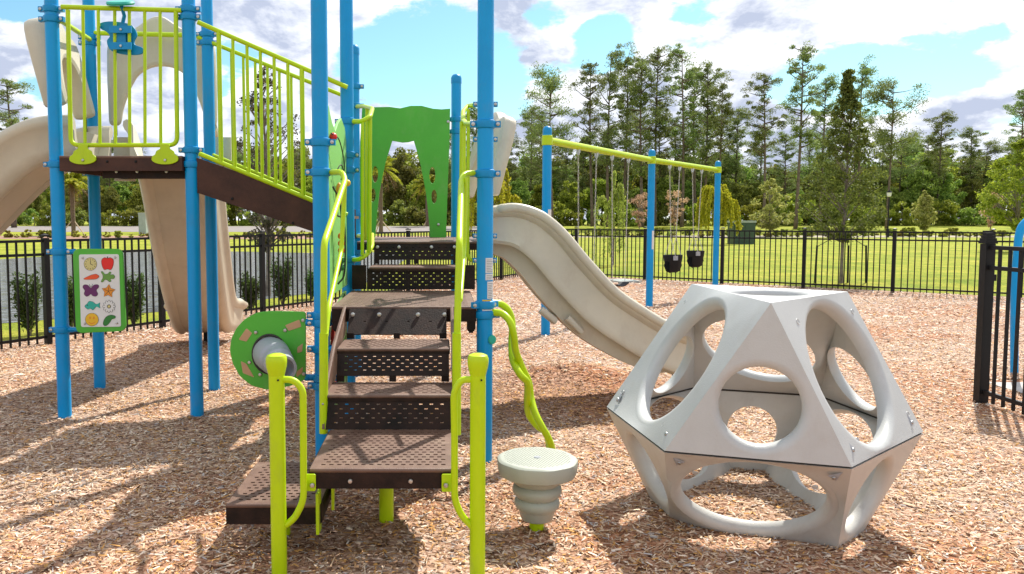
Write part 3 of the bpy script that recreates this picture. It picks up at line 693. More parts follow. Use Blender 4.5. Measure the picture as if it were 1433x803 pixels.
for px, by, ty, fl, sd, lab in ((533,329,216,2.3,1,'palm tree seen through the left of the green arch'), (598,325,243,2.2,2,'palm tree beside the right leg of the green arch'), (103,330,236,2.3,3,'palm tree across the pond between the two left blue posts'), (648,326,240,2.0,5,'palm tree behind the lime handrail right of the arch')):
    tl = G(px, by); palm(tl, W(px, ty, tl.y).z, fl, sd, lab)
# low shrubs on the beds across the pond, and grasses
B_tuft = mk('broad', 120, .9, .6, -.3, n=14, per=90, leaf=.13, mat='grassy')
B_shr = mk('broad', 121, 1.1, .8, -.3, n=16, per=90, leaf=.14, mat='forestl')
for i in range(30):
    px = -10+i*16+rr.uniform(-4, 4); Y = rr.uniform(61, 70); src = rr.choice((B_tuft, B_shr))
    put_tree('shrub', src, (W(px, 300, Y).x, Y, 0), rr.uniform(0, 6), rr.uniform(.4, .95), 'low rounded shrub in the planting bed across the pond', 'shrub', 'shrubs in the bed across the pond')
for i in range(60):
    px = 790+i*10.5+rr.uniform(-4, 4); Y = rr.uniform(67, 73)
    put_tree('shrub', B_shr if i % 3 else B_tuft, (W(px, 300, Y).x, Y, HT(0, Y)), rr.uniform(0, 6), rr.uniform(.35, .9), 'low shrub in the stony bed at the far side of the lawn', 'shrub', 'shrubs beyond the lawn')
# young upright shrubs outside the left fence
def upright(loc, h, w, seed, label):
    random.seed(seed); o = thing('young_shrub', loc, label, 'shrub', 'young shrubs outside the left fence'); tb = MB(); P = []; A = []
    for i in range(16):
        a = random.uniform(0, 2*PI); r_ = w*random.uniform(.3, 1); hh = h*random.uniform(.55, 1)
        pts = spline([(0,0,-.05), (math.cos(a)*r_*.4, math.sin(a)*r_*.4, hh*.45), (math.cos(a)*r_*.8, math.sin(a)*r_*.8, hh)], 8)
        tb.tube(pts, [.006]*(len(pts)-3)+[.003]*3, 4)
        for p in pts[5:]:
            for j in range(13):
                v = Vector((random.gauss(0,1), random.gauss(0,1), .9)).normalized(); P.append(p+v*random.uniform(.0, .07)+Vector((random.gauss(0,.025), random.gauss(0,.025), random.gauss(0,.03)))); A.append(v)
    link('foliage', leafmesh('foliage', P, .055, M['shrub'], 2.6, A, .5), o, False); tb.build('stems', M['greybark'], o, world=False)
for i, (px, by, ty, w, lab) in enumerate(((42,470,385,.26,'young shrub outside the fence at the far left'), (187,455,385,.22,'young shrub seen behind the picture panel edge and slide'), (100,462,392,.2,'young shrub half hidden behind the first blue post'),
        (350,434,383,.2,'smaller dark shrub right of the back slide exit'), (396,428,362,.26,'taller shrub beneath the brown sloping beam'), (436,418,378,.2,'shrub partly behind the near blue post'))):
    tl = G(px, by); upright(tl, W(px, ty, tl.y).z, w, 50+i, lab)
# ------------------------------------------------------------------ play structure
PS = thing('play_structure', (-.2, 5.7, 0), 'large play structure of blue posts, brown steps and decks, lime railings and tan slides', 'play structure')
PR = .0465
def post(x, y, top, clamps=(), capped=False, ang=0, m='blue'):
    mb = MB(); mb.tube([(x, y, -.1), (x, y, top-.03)], PR, 28)
    o = mb.build('post', M[m], PS)
    if capped:
        c = MB(); c.lathe((x, y, top-.05), [(PR+.003,0),(PR+.003,.05),(PR-.004,.068),(PR*.6,.082),(.001,.088)], 28); c.build('cap', M['clamp'], o)
    for cl in clamps:
        z, a = cl[0], cl[1]; b = MB()
        b.lathe((x, y, z-.024), [(PR+.001,0),(PR+.009,.004),(PR+.011,.012),(PR+.011,.036),(PR+.009,.044),(PR+.001,.048)], 28)
        for s in (-1, 1):
            d = Vector((math.cos(a), math.sin(a), 0))*s
            b.box(Vector((x, y, z))+d*(PR+.022), (.036, .034, .034), a)
            b.lathe(Vector((x, y, z))+d*(PR+.024)+Vector((0,-.017,0)), [(.011,0),(.011,.006),(.001,.009)], 10, 1, (0,-1,0))
        if len(cl) > 2:   # arm reaching to the rail or panel
            e = Vector(cl[2]); d = (e-Vector((x, y, z))).normalized(); b.tube([Vector((x, y, z))+d*PR, e], .016, 10); b.ball(e, .021, 10)
        b.build('clamp', [M['clamp'], M['steel']], o)
    return o
gp = lambda px, py: G(px, py)
P1, P3, P2, P4 = gp(91,585), gp(276,585), gp(140,545), gp(300,547)
YF = 5.74; SC = lambda Y: F/Y*1.0
C1 = Vector((-.69, 4.62, 0)); C2 = Vector((.253, 4.60, 0)); C3 = Vector((-.665, YF, 0)); C4 = Vector((.315, YF, 0))
C5 = Vector((-.765, 7.15, 0)); C6 = Vector((.143, 7.55, 0))
def zy(py, Y): return W(617, py, Y).z
post(P1.x, P1.y, 3.45, [(zy(13,P1.y),0),(zy(27,P1.y),0),(zy(230,P1.y),0),(zy(352,P1.y),0,W(104,352,P1.y-.01)),(zy(461,P1.y),0,W(118,461,P1.y-.03))])
post(P3.x, P3.y, 3.45, [(zy(13,P3.y),0),(zy(24,P3.y),0),(zy(210,P3.y),0),(zy(230,P3.y),0)])
post(P2.x, P2.y, 3.45, [(zy(52,P2.y),0),(zy(60,P2.y),0),(zy(243,P2.y),0)])
post(P4.x, P4.y, 3.45, [(zy(48,P4.y),0),(zy(60,P4.y),0),(zy(222,P4.y),0)])
post(C1.x, C1.y, 3.45, [(zy(199,C1.y),0),(zy(241,C1.y),0),(zy(441,C1.y),0),(zy(451,C1.y),.3,W(429,451,C1.y-.02)),(zy(488,C1.y),0,W(470,488,C1.y-.05)),(zy(528,C1.y),0,W(429,528,C1.y-.02)),(zy(539,C1.y),0)])
post(C2.x, C2.y, 3.45, [(zy(174,C2.y),0),(zy(243,C2.y),0),(zy(440,C2.y),0),(zy(426,C2.y),.6)])
post(C3.x, C3.y, 3.45, [(zy(170,C3.y),0),(zy(217,C3.y),0),(zy(363,C3.y),0),(zy(238,C3.y),0)])
post(C4.x, C4.y, 2.55, [(zy(146,C4.y),0),(zy(195,C4.y),0),(zy(330,C4.y),0),(zy(364,C4.y),0)])
post(C5.x, C5.y, zy(68,C5.y), [(zy(121,C5.y),0),(zy(148,C5.y),0),(zy(301,C5.y),0),(zy(330,C5.y),0),(zy(355,C5.y-.5),0)], True)
post(C6.x, C6.y, zy(109,C6.y), [(zy(167,C6.y),0),(zy(184,C6.y),0)], True)

# decks
def deck(x0, x1, y0, y1, z, lip, name='deck', holes=True, m='brown', rows=None, cols=None, lipmat='darkbrown', label=None, hole=(.026, .0115)):
    mb = MB(); nr = rows or max(4, int((y1-y0)/.034)); ncl = cols or max(4, int((x1-x0)/.042))
    slab(mb, (x0, y0, z), (1,0,0), (0,1,0), x1-x0, y1-y0, (0,0,1), .012, nr, ncl, hole[0], hole[1], .5, .03)
    o = mb.build(name, M[m], PS)
    if label: o['label'] = label
    l = MB(); t = .012
    l.box(((x0+x1)/2, y0-.002, z-lip/2-.003), (x1-x0+.004, t, lip)); l.box(((x0+x1)/2, y1+.002, z-lip/2-.003), (x1-x0+.004, t, lip))
    l.box((x0+.001, (y0+y1)/2, z-lip/2-.004), (t, y1-y0-t-.004, lip-.002)); l.box((x1-.001, (y0+y1)/2, z-lip/2-.004), (t, y1-y0-t-.004, lip-.002))
    e = l.build('edge', M[lipmat], o)
    # rolled front nosing
    n = MB(); n.tube([(x0, y0-.002, z-.008), (x1, y0-.002, z-.008)], .0095, 8); n.build('nosing', M[m], o)
    return o, e
zL = zy(219, P1.y)
dL, eL = deck(P1.x+.05, P3.x-.05, P1.y-.05, P2.y+.05, zL, .10, lipmat='beam', label='high brown deck between the four left posts')
for px in (150, 190, 224): bolt(eL, W(px, 226, P1.y-.058), (0,-1,0), .009, 'black')
fl = MB(); fl.box(((P1.x+P3.x)/2+.15, P1.y+.02, zL-.125), (.62, .02, .05)); fl.build('flange', M['darkbrown'], dL)
for px in (163, 192, 233): bolt(dL, W(px, 240, P1.y+.008), (0,-1,0))
# mid platform and upper deck of the main tower
z1 = .925
d1, e1 = deck(-.625, .20, 4.58, 5.62, z1, .085, rows=26, cols=16)
for x in (-.60, .175):
    br = MB()
    for k in range(3): br.box((x, 4.592+k*.02, z1-.11-.012*k), (.05-.012*k, .03, .05))
    br.build('bracket', M['darkbrown'], d1)
zU = 1.262
d2, e2 = deck(-.62, .30, 5.95, 7.52, zU, .06, rows=34, cols=20)
# stair flights: treads + perforated risers + side plates
def riser(x0, x1, y, zb, zt, rows, cols, slot=True, parent=None, bolts=(), yb=None):
    """vertical front sheet leaning back slightly, slots cut through"""
    yb = y+.10 if yb is None else yb
    mb = MB(); h = math.hypot(zt-zb, yb-y); up = Vector((0, yb-y, zt-zb)).normalized(); nrm = Vector((1,0,0)).cross(up)
    hs = .032 if slot else 0
    if rows:
        slab(mb, Vector((x0, y, zb))+up*hs, (1,0,0), up, x1-x0, h-hs, -nrm if nrm.y > 0 else nrm, .006, rows, cols, .016, .0052, .5, .022)
    else:
        slab(mb, Vector((x0, y, zb))+up*hs, (1,0,0), up, x1-x0, h-hs, -nrm if nrm.y > 0 else nrm, .006, 1, 4, .014, .007, 0, .03)
    if slot:      # long drain slots along the foot: three uprights
        for xc, w in ((x0+.02, .04), ((x0+x1)/2, .035), (x1-.02, .04)): mb.box((xc, y+.006, zb+hs/2), (w, .006, hs))
    o = mb.build('riser', M['darkbrown'], parent if parent else PS)
    for bx in bolts: bolt(o, (bx, y-.004+(yb-y)*.75, zb+(zt-zb)*.80), (0,-1,0), .013)
    return o
sx0, sx1 = -.552, .062
st1 = thing('tmp', (0,0,0), 'x', 'x'); bpy.data.objects.remove(st1)
def tread(x0, x1, y0, y1, z):
    o, e = deck(x0, x1, y0, y1, z, .028, 'tread', rows=max(3, int((y1-y0)/.04)), cols=13)
    return o
tA = tread(sx0+.004, sx1-.004, 3.735, 4.02, .598); tB = tread(sx0+.02, sx1-.02, 4.09, 4.40, .762)
riser(sx0+.01, sx1-.01, 3.705, .437, .585, 5, 11, False, yb=3.735)
riser(sx0+.02, sx1-.02, 4.02, .600, .750, 5, 11, True, yb=4.09)
riser(sx0+.03, sx1-.03, 4.40, .764, .915, 0, 4, True, bolts=(-.50, -.35, -.13, .02), yb=4.56)
for s, x in ((-1, sx0), (1, sx1)):
    sp_ = MB()
    prof = [(3.70,.44),(3.735,.60),(4.08,.78),(4.56,.915),(4.60,.90),(4.60,.80),(4.44,.755),(4.05,.58),(3.80,.44)]
    prof2 = [(y, z) for y, z in prof]
    vs = [(x-.006, y, z) for y, z in prof2]+[(x+.006, y, z) for y, z in prof2]; n = len(prof2)
    sp_.add(vs, [tuple(range(n)), tuple(range(2*n-1, n-1, -1))]+[(i, (i+1) % n, n+(i+1) % n, n+i) for i in range(n)])
    # sloping light edge strip seen from the front
    sp_.tube([(x, 3.725, .45), (x, 3.735, .598), (x, 4.085, .775), (x, 4.56, .92)], .010, 6)
    sp_.build('stringer', M['brown'], PS)
tC = tread(-.50, .13, 5.60, 5.93, 1.093)
riser(-.52, .16, 5.60, .935, 1.082, 5, 12, False, yb=5.61)
riser(-.495, .13, 5.90, 1.098, 1.252, 3, 12, True, bolts=(-.47, -.31, -.07, .10), yb=5.945)
for sbx, sbw in ((-.575, .10), (.20, .08)):
    sb = MB(); sb.box((sbx, 5.62, 1.02), (sbw, .02, .17)); sb.build('side_plate', M['darkbrown'], PS)
# bottom platform and transfer step
zB = .437
dB, eB = deck(-.52, .056, 3.12, 3.70, zB, .078, rows=15, cols=16, m='brown', hole=(.0175, .0135))
for x in (-.36, -.12): bolt(eB, (x, 3.112, zB-.05), (0,-1,0), .010)
dT, eT = deck(-.885, -.50, 3.235, 3.80, .252, .082, rows=14, cols=10, hole=(.0175, .0145))
lg = MB(); lg.tube([(-.255, 3.66, -.1), (-.255, 3.66, .42)], .034, 16); lg.build('leg', M['lime'], PS)
for lbc, lbd, lbr in (((-.505, 3.23, .22), (.012, .07, .17), 0), ((-.475, 3.46, .27), (.012, .30, .15), .12)): lb = MB(); lb.box(lbc, lbd, rz=lbr); lb.build('bracket', M['lime'], PS)
lb = MB(); lb.tube([(-.70, 3.5, -.05), (-.70, 3.5, .24)], .025, 10); lb.build('leg', M['lime'], PS)
# front grab posts with loops
def grab(px0, px1, loop, tab, tabc):
    b = W(px0, 800, 3.07); t = W(px1, 500, 3.07); top = zy(494, 3.07)
    ob = MB(); ob.tube([(b.x, 3.07, -.1), (b.x, 3.07, top-.05)], .0305, 24); o = ob.build('grab_post', M['lime'], PS)
    c = MB(); c.lathe((b.x, 3.07, top-.085), [(.031,0),(.034,.012),(.039,.032),(.041,.05),(.0405,.066),(.036,.077),(.022,.083),(.001,.085)], 26); c.build('cap', M['lime'], o)
    bolt(o, (b.x+.012, 3.04, top-.10), (0,-1,0), .004, 'black')
    l = MB(); l.tube(smooth_path([W(x, y, 3.07) for x, y in loop], .035), .0135, 14); l.build('grab_loop', M['lime'], o)
    t_ = plate('bolt_tab', round_poly(pxpoly(tab, 3.10), .008), [], .008, XZ(3.10), M['lime'], o, .002); bolt(t_, W(*tabc, 3.092), (0,-1,0), .010)
    return o
grab(391, 385, [(392,531),(411,531),(424,545),(425,700),(412,726),(396,737)], [(426,663),(442,663),(442,687),(426,687)], (437,679))
grab(668, 668, [(660,531),(646,531),(635,548),(636,610),(636,700),(646,722),(660,736)], [(618,663),(637,663),(637,688),(618,688)], (624,679))

# railing of the high deck
def frame_rail(name, pts, vert, r1, r2, parent, closed=False, bars=None):
    mb = MB(); mb.tube(smooth_path(pts, .06), r1, 12)
    o = mb.build(name, M['lime'], parent)
    for a, b in vert:
        v = MB(); v.tube([a, b], r2, 10); v.build('baluster', M['lime'], o)
    return o
yr = P1.y-.035
f1 = frame_rail('guard_rail', [W(95,14,yr), W(99,203,yr), W(248,203,yr), W(246,14,yr)], [(W(x0,14,yr), W(x1,203,yr)) for x0, x1 in ((116,119),(137.5,140),(160.5,161.5),(181,181.5),(202.5,203),(224,225))], .0155, .0115, PS)
tb = MB(); tb.tube([W(86,9.5,yr), W(254,14.5,yr)], .0165, 12); tb.build('top_bar', M['lime'], f1)
for cx in (116, 231):
    poly = [(cx-6,202),(cx+6,202),(cx+7,208),(cx+12,211),(cx+14,216),(cx+18,219),(cx+18,225),(cx+10,229),(cx,230),(cx-10,229),(cx-18,225),(cx-18,219),(cx-14,216),(cx-12,211),(cx-7,208)]
    p_ = plate('mounting_foot', sm2(pxpoly(poly, yr-.03), 3), [], .012, XZ(yr-.03), M['lime'], f1, .003); bolt(p_, W(cx, 224, yr-.038), (0,-1,0), .010)
# blue steering bracket and teal wheel on that railing
g = [(140,33),(152,30),(168,31),(182,34),(189,40),(192,50),(188,58),(190,63),(200,67),(199,75),(188,77),(172,76),(158,72),(152,66),(150,57),(154,51),(150,45),(141,40)]
gb = plate('toy_bracket', sm2(pxpoly(g, yr+.03), 3), [], .016, XZ(yr+.03), M['clamp'], f1, .003)
for q_ in (41, 64):
    a_ = W(153, q_, yr-.022); b_ = W(184, q_, yr-.022); stp = MB(); stp.box((a_+b_)/2, (b_.x-a_.x, .012, .048)); stp.build('strap', M['clamp'], gb)
stp = MB(); stp.box(W(169, 52.5, yr+.012), (.075, .02, .13)); stp.build('spacer', M['clamp'], gb)
for q in ((169,41),(169,64)): bolt(gb, W(*q, yr-.029), (0,-1,0), .010)
sm = MB(); c_ = W(170, 40, yr+.05); sm.tube([c_, W(174,22,yr+.03), W(170,8,yr-.02)], .013, 10); sm.build('stem', M['clamp'], gb)
wh = MB(); w_ = W(168.5, 4, yr-.02); ax = Vector((0,-.35,1)).normalized(); wh.lathe(w_, [(.088,-.012),(.095,0),(.088,.012),(.03,.014),(.001,.014)], 24, 0, ax); wh.build('hand_wheel', M['teal'], gb)
# side and back bars carrying the slide hoods
for a, b in ((W(84,28,P1.y), W(127,56,P2.y)), (W(130,46,P2.y), W(296,50,P4.y))):
    mb = MB(); mb.tube([a, b], .019, 12); mb.build('hood_bar', M['lime'], PS)

# slide hoods (arched shells)
def hood(mtx, name='slide_hood', s=1.0, thick=.075, bev=.03):
    o_ = [(-.45,-.02),(-.455,.35),(-.45,.60),(-.42,.74),(-.34,.80),(-.22,.77),(-.14,.83),(-.06,.875),(.02,.88),(.10,.83),(.18,.77),(.30,.76),(.41,.72),(.45,.60),(.455,.35),(.45,-.02),(.355,-.02),(.33,.12),(.27,.28),(.20,.40),(.10,.46),(0,.475),(-.10,.46),(-.20,.40),(-.27,.28),(-.33,.12),(-.355,-.02)]
    o_ = [(x*s, y) for x, y in o_]
    return plate(name, round_poly(o_, .05, 3), [], thick, mtx, M['tan'], PS, bev)
hz = zy(172, 6.72)
h1 = hood(Matrix.Translation((-2.32, 6.76, hz)) @ XZ(0))
h2 = hood(Matrix.Translation((-2.80, 6.14, hz+.02)) @ Matrix.Rotation(R(8), 4, 'Z') @ Matrix.Rotation(R(-13), 4, 'Y') @ Matrix.Diagonal((1,1,.80,1)) @ YZ(0), s=.86, thick=.17, bev=.045)
h3 = hood(Matrix.Translation((.30, 6.33, 1.62)) @ Matrix.Rotation(R(15), 4, 'Z') @ Matrix.Rotation(R(15), 4, 'Y') @ Matrix.Diagonal((1,1,.76,1)) @ YZ(0), s=.80, thick=.12, bev=.045)
for h_, pts in ((h1, [(-2.72,6.76),(-1.92,6.76)]), (h2, [(-2.85,6.48)])):
    for x, y in pts:
        k = MB(); k.tube([(x, y, hz-.10), (x, y, hz)], .016, 8); k.build('peg', M['black'], h_)
# slides: U-shaped chutes swept along their fall line
def chute(path, wd=.34, wall=.30, name='slide', yaw=0, org=(0,0,0), legs=(), flare=0, flat=False, belly=0):
    half = [(0,-.035),(.05,-.035),(.06,-.062),(.10,-.062),(.115,-.035),(.18,-.03),(.20,-.058),(.245,-.05),(wd-.08,-.01),(wd-.03,.07),(wd-.012,wall-.10),(wd+.02,wall-.075),(wd+.035,wall-.04),(wd+.03,wall-.005),(wd+.005,wall+.012),(wd-.025,wall),(wd-.045,wall-.04),(wd-.05,.12),(wd-.085,.035),(wd-.16,.005),(0,0)]
    if belly: half = [(0,-.03),(.04,-.03),(.05,-.062),(.12,-.062),(.135,-.03),(.175,-.03),(.185,-.055),(.24,-.05),(.252,-.015),(wd-.05,-.012),(wd-.006,-.02),(wd+.006,.005),(wd-.012,.045),(wd-.014,wall-.10)]+half[11:]
    if flat: half = [(0,-.03),(.15,-.03),(.19,-.022),(.21,-.04),(wd-.10,-.045),(wd-.05,-.02),(wd-.02,.05)]+half[10:]
    prof = half+[(-x, y) for x, y in half[-2:0:-1]]; n = len(prof)
    pts = spline([Vector((a, 0, b)) for a, b in path], 7); mb = MB(); vs = []
    Rm = Matrix.Translation(org) @ Matrix.Rotation(yaw, 4, 'Z'); K = len(pts)
    for i, p in enumerate(pts):
        t = (pts[min(K-1, i+1)]-pts[max(0, i-1)]).normalized(); up = Vector((-t.z, 0, t.x)); 
        g_ = 1.0
        if belly: g_ = .76+.24*min(1, i/16)
        if i > K-5: g_ = 1-.16*(i-(K-5))/4
        fl_u = 1+flare*max(0, (i-(K-14))/13)**1.6
        for u, v in prof: vs.append(Rm @ (p+Vector((0, u*fl_u, 0))+up*(v*(g_ if v > .03 else 1) - (belly*max(0, math.sin(PI*min(1, i/(K-1)*1.15)))**.6*(1 if abs(u) < .245 else 0) if v < -.024 else 0))))
    fs = [(i*n+k, (i+1)*n+k, (i+1)*n+(k+1) % n, i*n+(k+1) % n) for i in range(K-1) for k in range(n)]
    fs += [tuple(range(n)), tuple((K-1)*n+k for k in range(n-1, -1, -1))]
    mb.add(vs, fs); o = mb.build(name, M['tan'], PS, 50)
    l = MB()        # rolled lip at the exit and supporting foot
    e = pts[-1]; 
    l.tube([Rm @ (e+Vector((.01, u, .0-.012+.0*abs(u)))) for u in (-wd+.09, -wd/2, 0, wd/2, wd-.09)], .032, 10); l.build('exit_lip', M['tan'], o)
    b = MB()
    for t_, wdt in legs:
        p = Rm @ Vector((pts[t_].x, 0, 0)); b.tube([(p.x, p.y, -.1), (p.x, p.y, pts[t_].z-.03)], .03, 12)
    if legs: b.build('foot', M['black'], o)
    return o
rs = chute([(.06,1.27),(.18,1.262),(.30,1.235),(.44,1.13),(.62,.92),(.86,.67),(1.10,.50),(1.32,.37),(1.52,.285),(1.70,.25)], org=(.26, 6.35, 0), wall=.31, legs=((60,0),), belly=.10)
rb = MB(); 
rb.tube([(.26+.50, 6.06, .74), (.26+.60, 6.06, .66), (.26+.60, 6.6, .66)], .03, 10); rb.build('rib', M['tan'], rs); rb = MB(); rb.tube([(.26+.70, 6.05, .68), (.26+.80, 6.05, .58), (.26+.80, 6.6, .58)], .028, 10); rb.build('rib', M['tan'], rs)
for sg in (-1, 1):
    rp = spline([Vector((a, 0, b)) for a, b in [(.06,1.27),(.18,1.262),(.30,1.235),(.44,1.13),(.62,.92),(.86,.67),(1.10,.50),(1.32,.37),(1.52,.285),(1.70,.25)]], 7); K_ = len(rp); rr_p = []
    for i, p in enumerate(rp):
        t = (rp[min(K_-1, i+1)]-rp[max(0, i-1)]).normalized(); g_ = .76+.24*min(1, i/16)
        if i > K_-5: g_ = 1-.16*(i-(K_-5))/4
        if i > 3: rr_p.append(Vector((.26, 6.35, 0))+p+Vector((0, sg*.352, 0))+Vector((-t.z, 0, t.x))*(.285*g_))
    rm_ = MB(); rm_.tube(rr_p, [.012, .028, .036]+[.037]*(len(rr_p)-5)+[.03, .012], 12); rm_.build('rolled_rim', M['tan'], rs)
# moulded sheet where the chute meets the deck
ent = MB(); ent.box((.36, 6.35, 1.36), (.06, .80, .24)); ent.build('entrance_panel', M['tan'], rs)
chute([(.0,1.90),(.2,1.89),(.38,1.82),(.6,1.64),(.9,1.34),(1.25,.99),(1.6,.66),(1.95,.40),(2.2,.28),(2.4,.25)], yaw=PI, org=(-2.66, 6.20, 0), wall=.27, legs=((60,0),), flat=True)
bs = chute([(.0,1.90),(.12,1.88),(.28,1.78),(.50,1.58),(.9,1.15),(1.35,.76),(1.75,.46),(2.1,.27),(2.45,.17),(2.72,.16)], yaw=PI/2+.19, org=(-2.24, 6.68, 0), wall=.34, legs=((60,0),), flare=.28, flat=True)
for x in (-2.66, -1.82):
    ep = MB(); ep.box((x, 6.78, 1.93), (.14, .10, .36)); ep.build('entrance_post', M['tan'], bs)
ep = MB(); ep.box((-2.80, 6.40, 1.95), (.12, .34, .30)); ep.build('entrance_post', M['tan'], PS)

# sloping stair between the towers
def bz(X, Y): return 0
xa, xb = P3.x+.045, -.70
za, zb_ = zy(222, YF), zy(291, YF)
bm_ = MB()
for y in (P3.y-.02, P4.y+.0):
    vs = []
    for x, z in ((xa, za), (xb, zb_), (xb, zb_-.235), (xa, za-.245)):
        vs += [(x, y-.012, z), (x, y+.012, z)]
    bm_.add(vs, [(0,2,4,6),(1,7,5,3),(0,1,3,2),(2,3,5,4),(4,5,7,6),(6,7,1,0)])
    beam_ = bm_.build('stair_beam', M['beam'], PS)
    bm_ = MB()
    if y < P4.y-.1: beam = beam_
for px, py in ((325,278),(410,312)): bolt(beam, W(px, py, P3.y-.034), (0,-1,0), .010, 'black')
for k in range(5):
    t = (k+.5)/5; x = xa+(xb-xa)*t; z = za-.06+(zb_-za)*t-.03
    s_ = MB(); slab(s_, (x-.13, P3.y, z), (1,0,0), (0,1,0), .26, P4.y-P3.y-.03, (0,0,1), .02, 18, 6, .024, .010, .5, .02); s_.build('bridge_tread', M['brown'], PS)
def slope_rail(Y, tx0, ty0, tx1, ty1, bx0, by0, bx1, by1, xs):
    A, B, C_, D = W(tx0,ty0,Y), W(tx1,ty1,Y), W(bx1,by1,Y), W(bx0,by0,Y)
    mb = MB(); mb.tube([A, B], .0165, 12); o = mb.build('stair_railing', M['lime'], PS); mb = MB(); mb.tube([D, C_], .0165, 12); mb.build('bottom_rail', M['lime'], o)
    for i, x in enumerate(xs):
        X = W(x, 150, Y).x; f = lambda P, Q: P.lerp(Q, (X-P.x)/(Q.x-P.x))
        v = MB(); v.tube([f(A, B), f(D, C_)], .0165 if i in (0, len(xs)-1) else .0115, 10); v.build('baluster', M['lime'], o)
slope_rail(P3.y-.03, 277,31, 486,122, 279,215, 486,300.5, (308,327.5,347,365.5,384.5,403.5,423))
slope_rail(P4.y-.02, 277,52, 490,137.5, 288,213, 480,292, (289,294.5,325,341.5,358,375,391.5,408,440))

# green arch panel at the back of the upper deck
Yg = 7.42
out = [(507,150),(523,150),(545,149.5),(560,151.5),(575,148),(590,148),(606,152),(618,153),(630,152),(629,200),(627,250),(624,333),(602,333),(599,295),(596,270),(592,248),(587,224),(583,210),(579,197),(571,199),(563,199.5),(549,197),(545,210),(540,226),(535,248),(531,270),(528,295),(525,333),(504,333),(504,250),(504,200)]
gh = [ell(0,0,1,1)]
hl = [ell(605, 245, 4.2, 11.5), ell(607.5, 275, 3.8, 9.5), ell(525, 244, 4.2, 11.5), ell(522, 273, 3.8, 9.5)]
ga = plate('arch_panel', pxpoly(out, Yg), [pxpoly(h_, Yg) for h_ in hl], .019, XZ(Yg), M['green'], PS, .003)
for q in ((613.5,314),(627,170),(515,165)): bolt(ga, W(*q, Yg-.012), (0,-1,0), .013)

# looped handrails of the main tower
def rail(name, pts, r=.016, rad=.05):
    mb = MB(); mb.tube(smooth_path(pts, rad), r, 14); return mb.build(name, M['lime'], PS)
hr = rail('stair_handrail', [W(462,241,C1.y), W(479,241,4.50), W(483,252,4.44), W(453.5,340,3.78), W(453,400,3.74), W(453,606,3.72)], .0165)
b2 = MB(); b2.tube(smooth_path([W(483,250,4.46), W(477.5,352,4.42), W(460,430,3.86), W(456,470,3.76)], .05), .0125, 12); b2.build('lower_rail', M['lime'], hr)
sl_ = MB(); sl_.tube([W(453,466,3.735), W(453,606,3.735)], .021, 14); sl_.build('sleeve', M['lime'], hr)
for yy in (565, 597): bolt(hr, W(452, yy, 3.712), (0,-1,0), .006, 'steel')
hr2 = rail('stair_handrail', [W(664,242,C2.y), W(650,243,4.52), W(645.5,252,4.46), W(643,340,3.80), W(640,450,3.74), W(638,608,3.72)], .0165)
b2 = MB(); b2.tube(smooth_path([W(652,249,4.46), W(650,345,4.40), W(644,420,3.86)], .05), .0125, 12); b2.build('lower_rail', M['lime'], hr2)
sl_ = MB(); sl_.tube([W(639,466,3.735), W(639,608,3.735)], .021, 14); sl_.build('sleeve', M['lime'], hr2)
def gate_loop(xp, xt, Yf, Yb, pc, ytop, ybot, side):
    pass
u1 = rail('tower_handrail', [W(491,170,C3.y), W(506,170,5.62), W(518,163,5.66), W(521,152,5.9), W(509,148.5,6.6), W(499,149,C5.y)], .0165, .03)
for nm, pts, r_ in (('upright', [W(507.5,170,5.63), W(507,357,5.63)], .0125), ('upright', [W(517.5,160,5.68), W(516.5,352,5.68)], .0165), ('upright', [W(514,152,6.3), W(512.5,338,6.3)], .0165),
                    ('lower_rail', smooth_path([W(491,364,C3.y), W(503,363,5.62), W(514,356,5.66), W(521,344,5.85), W(521,328,6.1)], .03), .0155), ('lower_rail', [W(500,330,C5.y), W(513,331,6.3)], .014)):
    v = MB(); v.tube(pts, r_, 12); v.build(nm, M['lime'], u1)
u2 = rail('tower_handrail', [W(667,174,C2.y+.05), W(652,173,5.1), W(648,168,5.5), W(648,156,5.75), W(655,148,6.0), W(664,147,5.80)], .0165, .03)
for nm, pts, r_ in (('upright', [W(649,165,5.45), W(648,330,5.45)], .0165), ('upright', [W(655.5,153,5.75), W(654.5,360,5.75)], .0125), ('upright', [W(646,170,5.2), W(644.5,336,5.2)], .0125),
                    ('lower_rail', smooth_path([W(655,356,5.75), W(657,364,5.75), W(668,365,5.76)], .02), .0135)):
    v = MB(); v.tube(pts, r_, 12); v.build(nm, M['lime'], u2)

# side play panel with bead runs between the left posts of the main tower
Xs = -.675
py_ = lambda y, z: (y, z)
sp = [(4.68,.96),(5.68,.96),(5.68,1.98),(5.60,2.06),(5.42,2.10),(5.25,2.05),(5.10,1.98),(4.95,2.02),(4.80,2.10),(4.72,2.04),(4.68,1.95)]
pn_ = plate('bead_panel', sp, [ell(4.9, 1.28, .05, .08)], .019, YZ(Xs), M['lightgreen'], PS, .003)
def wire(pts, m='outline', r=.006):
    w = MB(); w.tube(spline([Vector((Xs+.03+a, b, c)) for a, b, c in pts], 6), r, 6); w.build('wire', M[m], pn_)
wire([(0,4.75,1.93),(.03,4.9,1.90),(.035,5.1,1.76),(.0,5.2,1.68)], r=.004); wire([(0,4.9,1.70),(.03,5.0,1.76),(.035,5.15,1.62),(0,5.25,1.5)], r=.004); wire([(0,4.8,1.62),(.04,4.85,1.5),(.04,4.85,1.15),(0,4.8,1.05)]); wire([(0,5.0,1.45),(.04,5.02,1.4),(.04,5.02,1.1),(0,5.0,1.02)])
def bead(y, z, m, r=.03, x=.05, sz=1):
    b = MB(); b.ball((Xs+x, y, z), r, 12, 0, sz); b.build('bead', M[m], pn_)
bead(4.80,1.915,'red',.024,.035); bead(4.84,1.91,'blue',.019,.035)
